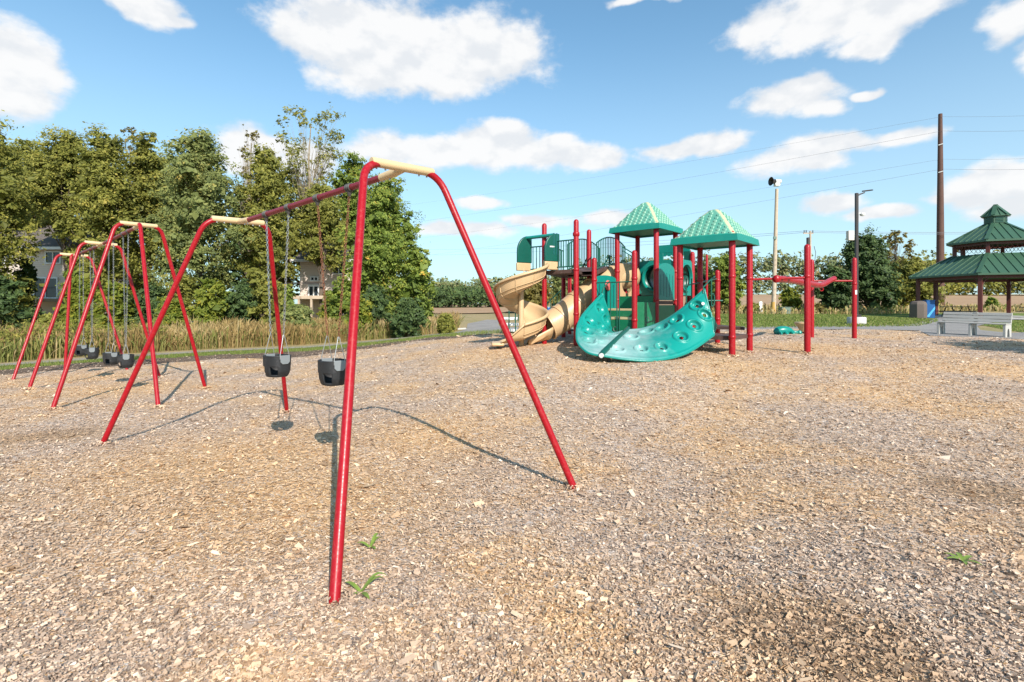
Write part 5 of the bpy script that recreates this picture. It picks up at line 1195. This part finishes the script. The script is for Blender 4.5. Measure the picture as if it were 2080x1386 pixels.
gtree('large olive tree at the left edge of the grove', -45, 232, 33, 118, OLIVE, 24650, .19, 101, zlow=.04, nl=20)
gtree('yellowish olive tree, second from the left edge', 128, 266, 41, 76, OLIVE, 20300, .20, 102, zlow=.48, nl=18)
gtree('olive tree behind the far swing set top', 208, 268, 36, 80, OLIVE, 20300, .20, 103, zlow=.16, nl=18)
gtree('thin half-bare brown tree between two olive trees', 268, 258, 43, 50, BROWNL, 5200, .22, 104, sparse=True, lsc=1., nl=34, bark=PBARK, name='sparse_tree')
gtree('olive tree rising behind the half-bare brown tree', 300, 268, 39, 66, OLIVE, 15950, .20, 105, zlow=.14)
gtree('broad grey-green tree in the middle of the grove', 404, 262, 34, 100, GREYGR, 26100, .18, 106, zlow=.12, nl=20)
gtree('slender bare-topped tree left of the tall cottonwood', 512, 250, 42, 46, BROWNL, 2400, .22, 107, sparse=True, lsc=.8, nl=34, bark=PBARK, name='sparse_tree')
gtree('olive-brown tree behind the near swing beam', 538, 300, 36, 72, OLIVE, 20300, .19, 108, zlow=.16, nl=18)
gtree('tall airy cottonwood with thin olive leaves and pale limbs', 632, 212, 46, 82, OLIVE, 8200, .22, 109, sparse=True, lsc=.85, prof=lambda t: .35 + .75 * t - .25 * t ** 6, nl=44, bark=PBARK, name='cottonwood_tree', zlow=.36)
gtree('green tree between the cottonwood and the bright willow', 716, 308, 47, 54, GREENL, 17400, .20, 110, zlow=.34)
gtree('dense bright green tree at the right end of the grove', 782, 352, 34, 92, GREENL, 27550, .17, 111, zlow=.06, nl=22)
gtree('low green tree at the right foot of the grove', 850, 505, 33, 44, GREENL, 7000, .20, 112, zlow=.05)
gtree('dark tree filling the back of the grove behind the far swings', 30, 300, 50, 110, DARKG, 9000, .34, 113, zlow=.1)
gtree('dark tree deep in the grove left of the middle', 350, 320, 52, 130, GREYGR, 9000, .36, 114, zlow=.5)
gtree('dark tree deep in the grove behind the cottonwood', 520, 370, 50, 90, DARKG, 8000, .34, 115, zlow=.06)
gtree('dark tree deep in the grove behind the bright green tree', 740, 400, 52, 80, DARKG, 8000, .34, 116, zlow=.3)
gtree('olive tree over the roof of the pale house', 655, 372, 40, 66, OLIVE, 13000, .19, 117, zlow=.44)
gtree('olive tree deep in the grove left of the pale house', 585, 330, 47, 80, OLIVE, 13000, .22, 118, zlow=.2)
gtree('olive tree deep in the grove over the tan house', 60, 285, 46, 90, OLIVE, 13000, .22, 119, zlow=.52)
gtree('dark shrub tree in front of the tan house', 52, 520, 36, 26, DARKG, 5000, .17, 120, zlow=.1)
gtree('light green sapling before the tan house door', 150, 520, 36, 26, GREENL, 4500, .17, 121, zlow=.05)
SHR = [(100, 640, 30, 30, OLIVE, 'low olive shrub under the yellowish olive tree'), (268, 600, 33, 36, GREENL, 'green shrub behind the front arch brace leg'), (346, 600, 30, 36, YELLOW, 'low yellow-green shrub between the two swing sets'), (462, 590, 32, 36, GREENL, 'green shrub behind the near far-end yoke'), (578, 575, 34, 30, GREENL, 'green shrub just left of the pale house deck'), (730, 600, 30, 34, YELLOW, 'yellow-green shrub behind the nearest red leg'), (0, 560, 30, 60, DARKG, 'dark shrub at the left edge under the large olive tree'), (62, 625, 31, 34, DARKG, 'dark low shrub below the tan house deck'), (165, 560, 32, 40, YELLOW, 'yellow-green shrub behind the far swing set chains'), (232, 570, 31, 44, YELLOW, 'bright yellow-green shrub behind the far front arch'),
       (310, 580, 32, 50, DARKG, 'dark green shrub between the swing sets'), (372, 545, 32, 34, OLIVE, 'olive shrub left of the yellow sapling'), (428, 560, 30, 44, YELLOW, 'yellow sapling in front of the grey-green tree'), (492, 570, 31, 46, DARKG, 'dark shrub under the near swing beam'), (548, 560, 31, 40, OLIVE, 'olive shrub left of the pale house'),
       (604, 618, 29, 44, GREYGR, 'grey-green willow bush behind the near swings'), (672, 588, 33, 30, YELLOW, 'yellow-green sapling in front of the pale house'), (700, 560, 32, 40, GREENL, 'green shrub right of the pale house'), (760, 580, 31, 44, DARKG, 'dark shrub under the bright green tree'), (830, 600, 30, 40, DARKG, 'dark shrub below the right end of the grove'), (905, 640, 31, 22, OLIVE, 'olive bush at the right tip of the tall grass')]
for i, (u, v, Y, hw, m, lab) in enumerate(SHR):
    gtree(lab, u, v, Y, hw, m, 5200, .17, 140 + i, name='shrub', zlow=.0, nl=10, group='shrubs under the grove', cat='shrub', clump=30)
# right-hand side
RG = 'trees beyond the lawn'
gtree('dark spreading evergreen behind the lamp post', 1757, 476, 46, 72, DARKG, 17000, .26, 201, zlow=.05, nl=22, group=RG, name='evergreen_tree', prof=lambda t: 1.05 - .62 * t)
gtree('dark evergreen bough mass left of the lamp post', 1700, 540, 45, 42, DARKG, 6000, .24, 202, zlow=.06, nl=10, group=RG, name='evergreen_tree')
gtree('thin-leaved autumn tree right of the dark evergreen', 1822, 468, 58, 44, BROWNL, 4200, .28, 203, sparse=True, lsc=.7, nl=34, zlow=.3, group=RG, name='sparse_tree')
gtree('olive bush mass below the thin autumn tree', 1850, 528, 56, 58, OLIVE, 9000, .30, 204, zlow=.02, nl=14, group=RG)
gtree('dark green tree behind the right play roof', 1478, 512, 48, 44, GREENL, 9000, .25, 205, zlow=.05, nl=14, group=RG)
gtree('small dark tree behind the play structure posts', 1425, 535, 52, 38, DARKG, 6000, .28, 206, zlow=.05, nl=12, group=RG)
gtree('small yellow-green tree right of the siren pole', 1607, 584, 50, 24, YELLOW, 3500, .22, 207, zlow=.15, nl=8, group=RG)
gtree('brown shrubby tree seen under the left tower', 1085, 548, 70, 46, BROWNL, 6000, .36, 208, zlow=.02, nl=12, group=RG)
gtree('blue-green spruce seen left of the tall red tower post', 1135, 556, 74, 24, GREYGR, 4500, .34, 209, zlow=.0, nl=12, group=RG, name='spruce_tree', prof=lambda t: 1.0 - .85 * t)
gtree('leafy bush at the field edge between gazebo columns', 2014, 606, 52, 16, GREENL, 2200, .2, 210, zlow=0, nl=6, group='bushes by the gazebo', name='shrub', cat='shrub')
gtree('low bush beside the white utility marker', 1530, 617, 44, 20, OLIVE, 2500, .16, 211, zlow=0, nl=6, group='bushes along the lawn', name='shrub', cat='shrub'); gtree('low brown bush right of the play structure', 1478, 624, 44, 24, BROWNL, 2500, .16, 212, zlow=0, nl=6, group='bushes along the lawn', name='shrub', cat='shrub')
gtree('low bush under the dark evergreen', 1660, 622, 45, 26, BROWNL, 2500, .16, 213, zlow=0, nl=6, group='bushes along the lawn', name='shrub', cat='shrub')
T_ = tree('young_tree', 'young tree standing just outside the right edge', onz(15.6, 9.6), 3.9, 2.5, 2.3, GREENL, 6500, .14, 220, RG, nl=14)
# far woodland: one mass that closes the view
def wood(label, pts, hts, n, size, seed, m=HEDGE):
    r = np.random.default_rng(seed); cen, rad = [], []
    for (x0, y0), (x1, y1), h0, h1 in zip(pts[:-1], pts[1:], hts[:-1], hts[1:]):
        d = math.hypot(x1 - x0, y1 - y0); k = max(3, int(d / 2.0))
        for i in range(k):
            t = (i + r.uniform(0, 1)) / k; x, y = x0 + (x1 - x0) * t + r.normal(0, 2), y0 + (y1 - y0) * t + r.uniform(0, 14); h = (h0 + (h1 - h0) * t) * r.uniform(.84, 1.04); z = float(gz(x, y))
            for q in (.25, .62, .85): cen.append((x + r.normal(0, 1.5), y + r.normal(0, 1), z + h * q)); rad.append((4.4 * r.uniform(.7, 1.2), 4, h * .26))
    V, Fq, rn, cc = leaves(cen, rad, n, size, r, 6, 1.5, .3); tag(np_mesh('distant_woodland', V, Fq, m, rnd=rn), label, 'woodland', kind='stuff')
wood('far wooded ridge along the horizon on the right', [(30, 190), (90, 182), (160, 180), (260, 178), (420, 175)], [14, 14.5, 13, 13, 13], 62000, 1.1, 301)
wood('far woodland seen left of the play structure', [(-50, 175), (-20, 172), (20, 176), (60, 185)], [10, 8.5, 9, 11], 30000, .9, 302)
wood('dark hedge across the far field on the left', [(-34, 118), (-8, 116), (4, 118)], [5.5, 4.6, 4.4], 14000, .6, 303, DARKG)
wood('mixed trees across the field behind the gazebo', [(120, 150), (160, 140), (220, 135)], [12, 11, 12], 22000, .9, 304, OLIVE)

# weedy thickets mixed into the tall grass
def thicket(label, u0, u1, n, m, seed, hmax):
    r = np.random.default_rng(seed); cen, rad = [], []
    P0 = [G(u, np.interp(u, [a for a, b in LB], [b for a, b in LB])) for u in np.linspace(u0, u1, 26)]
    for p in P0:
        for k in range(3):
            q = r.uniform(.8, 5); h = r.uniform(.3, hmax); cen.append((p.x + r.normal(0, .5) - q * .35, p.y + q, p.z + h * .55)); rad.append((.5, .5, h * .55))
    V, Fq, rn, cc = leaves(cen, rad, n, .10, r, 12, 2.6, .2); tag(np_mesh('weed_thicket', V, Fq, m, rnd=rn), label, 'weeds', kind='stuff')
thicket('olive weeds mixed into the tall grass at the far left', -60, 260, 16000, OLIVE, 401, 1.5)
thicket('brownish weeds mixed into the middle of the tall grass', 250, 580, 7000, BROWNL, 402, 1.1)
thicket('green weeds mixed into the right part of the tall grass', 570, 930, 16000, GREYGR, 403, 1.35)
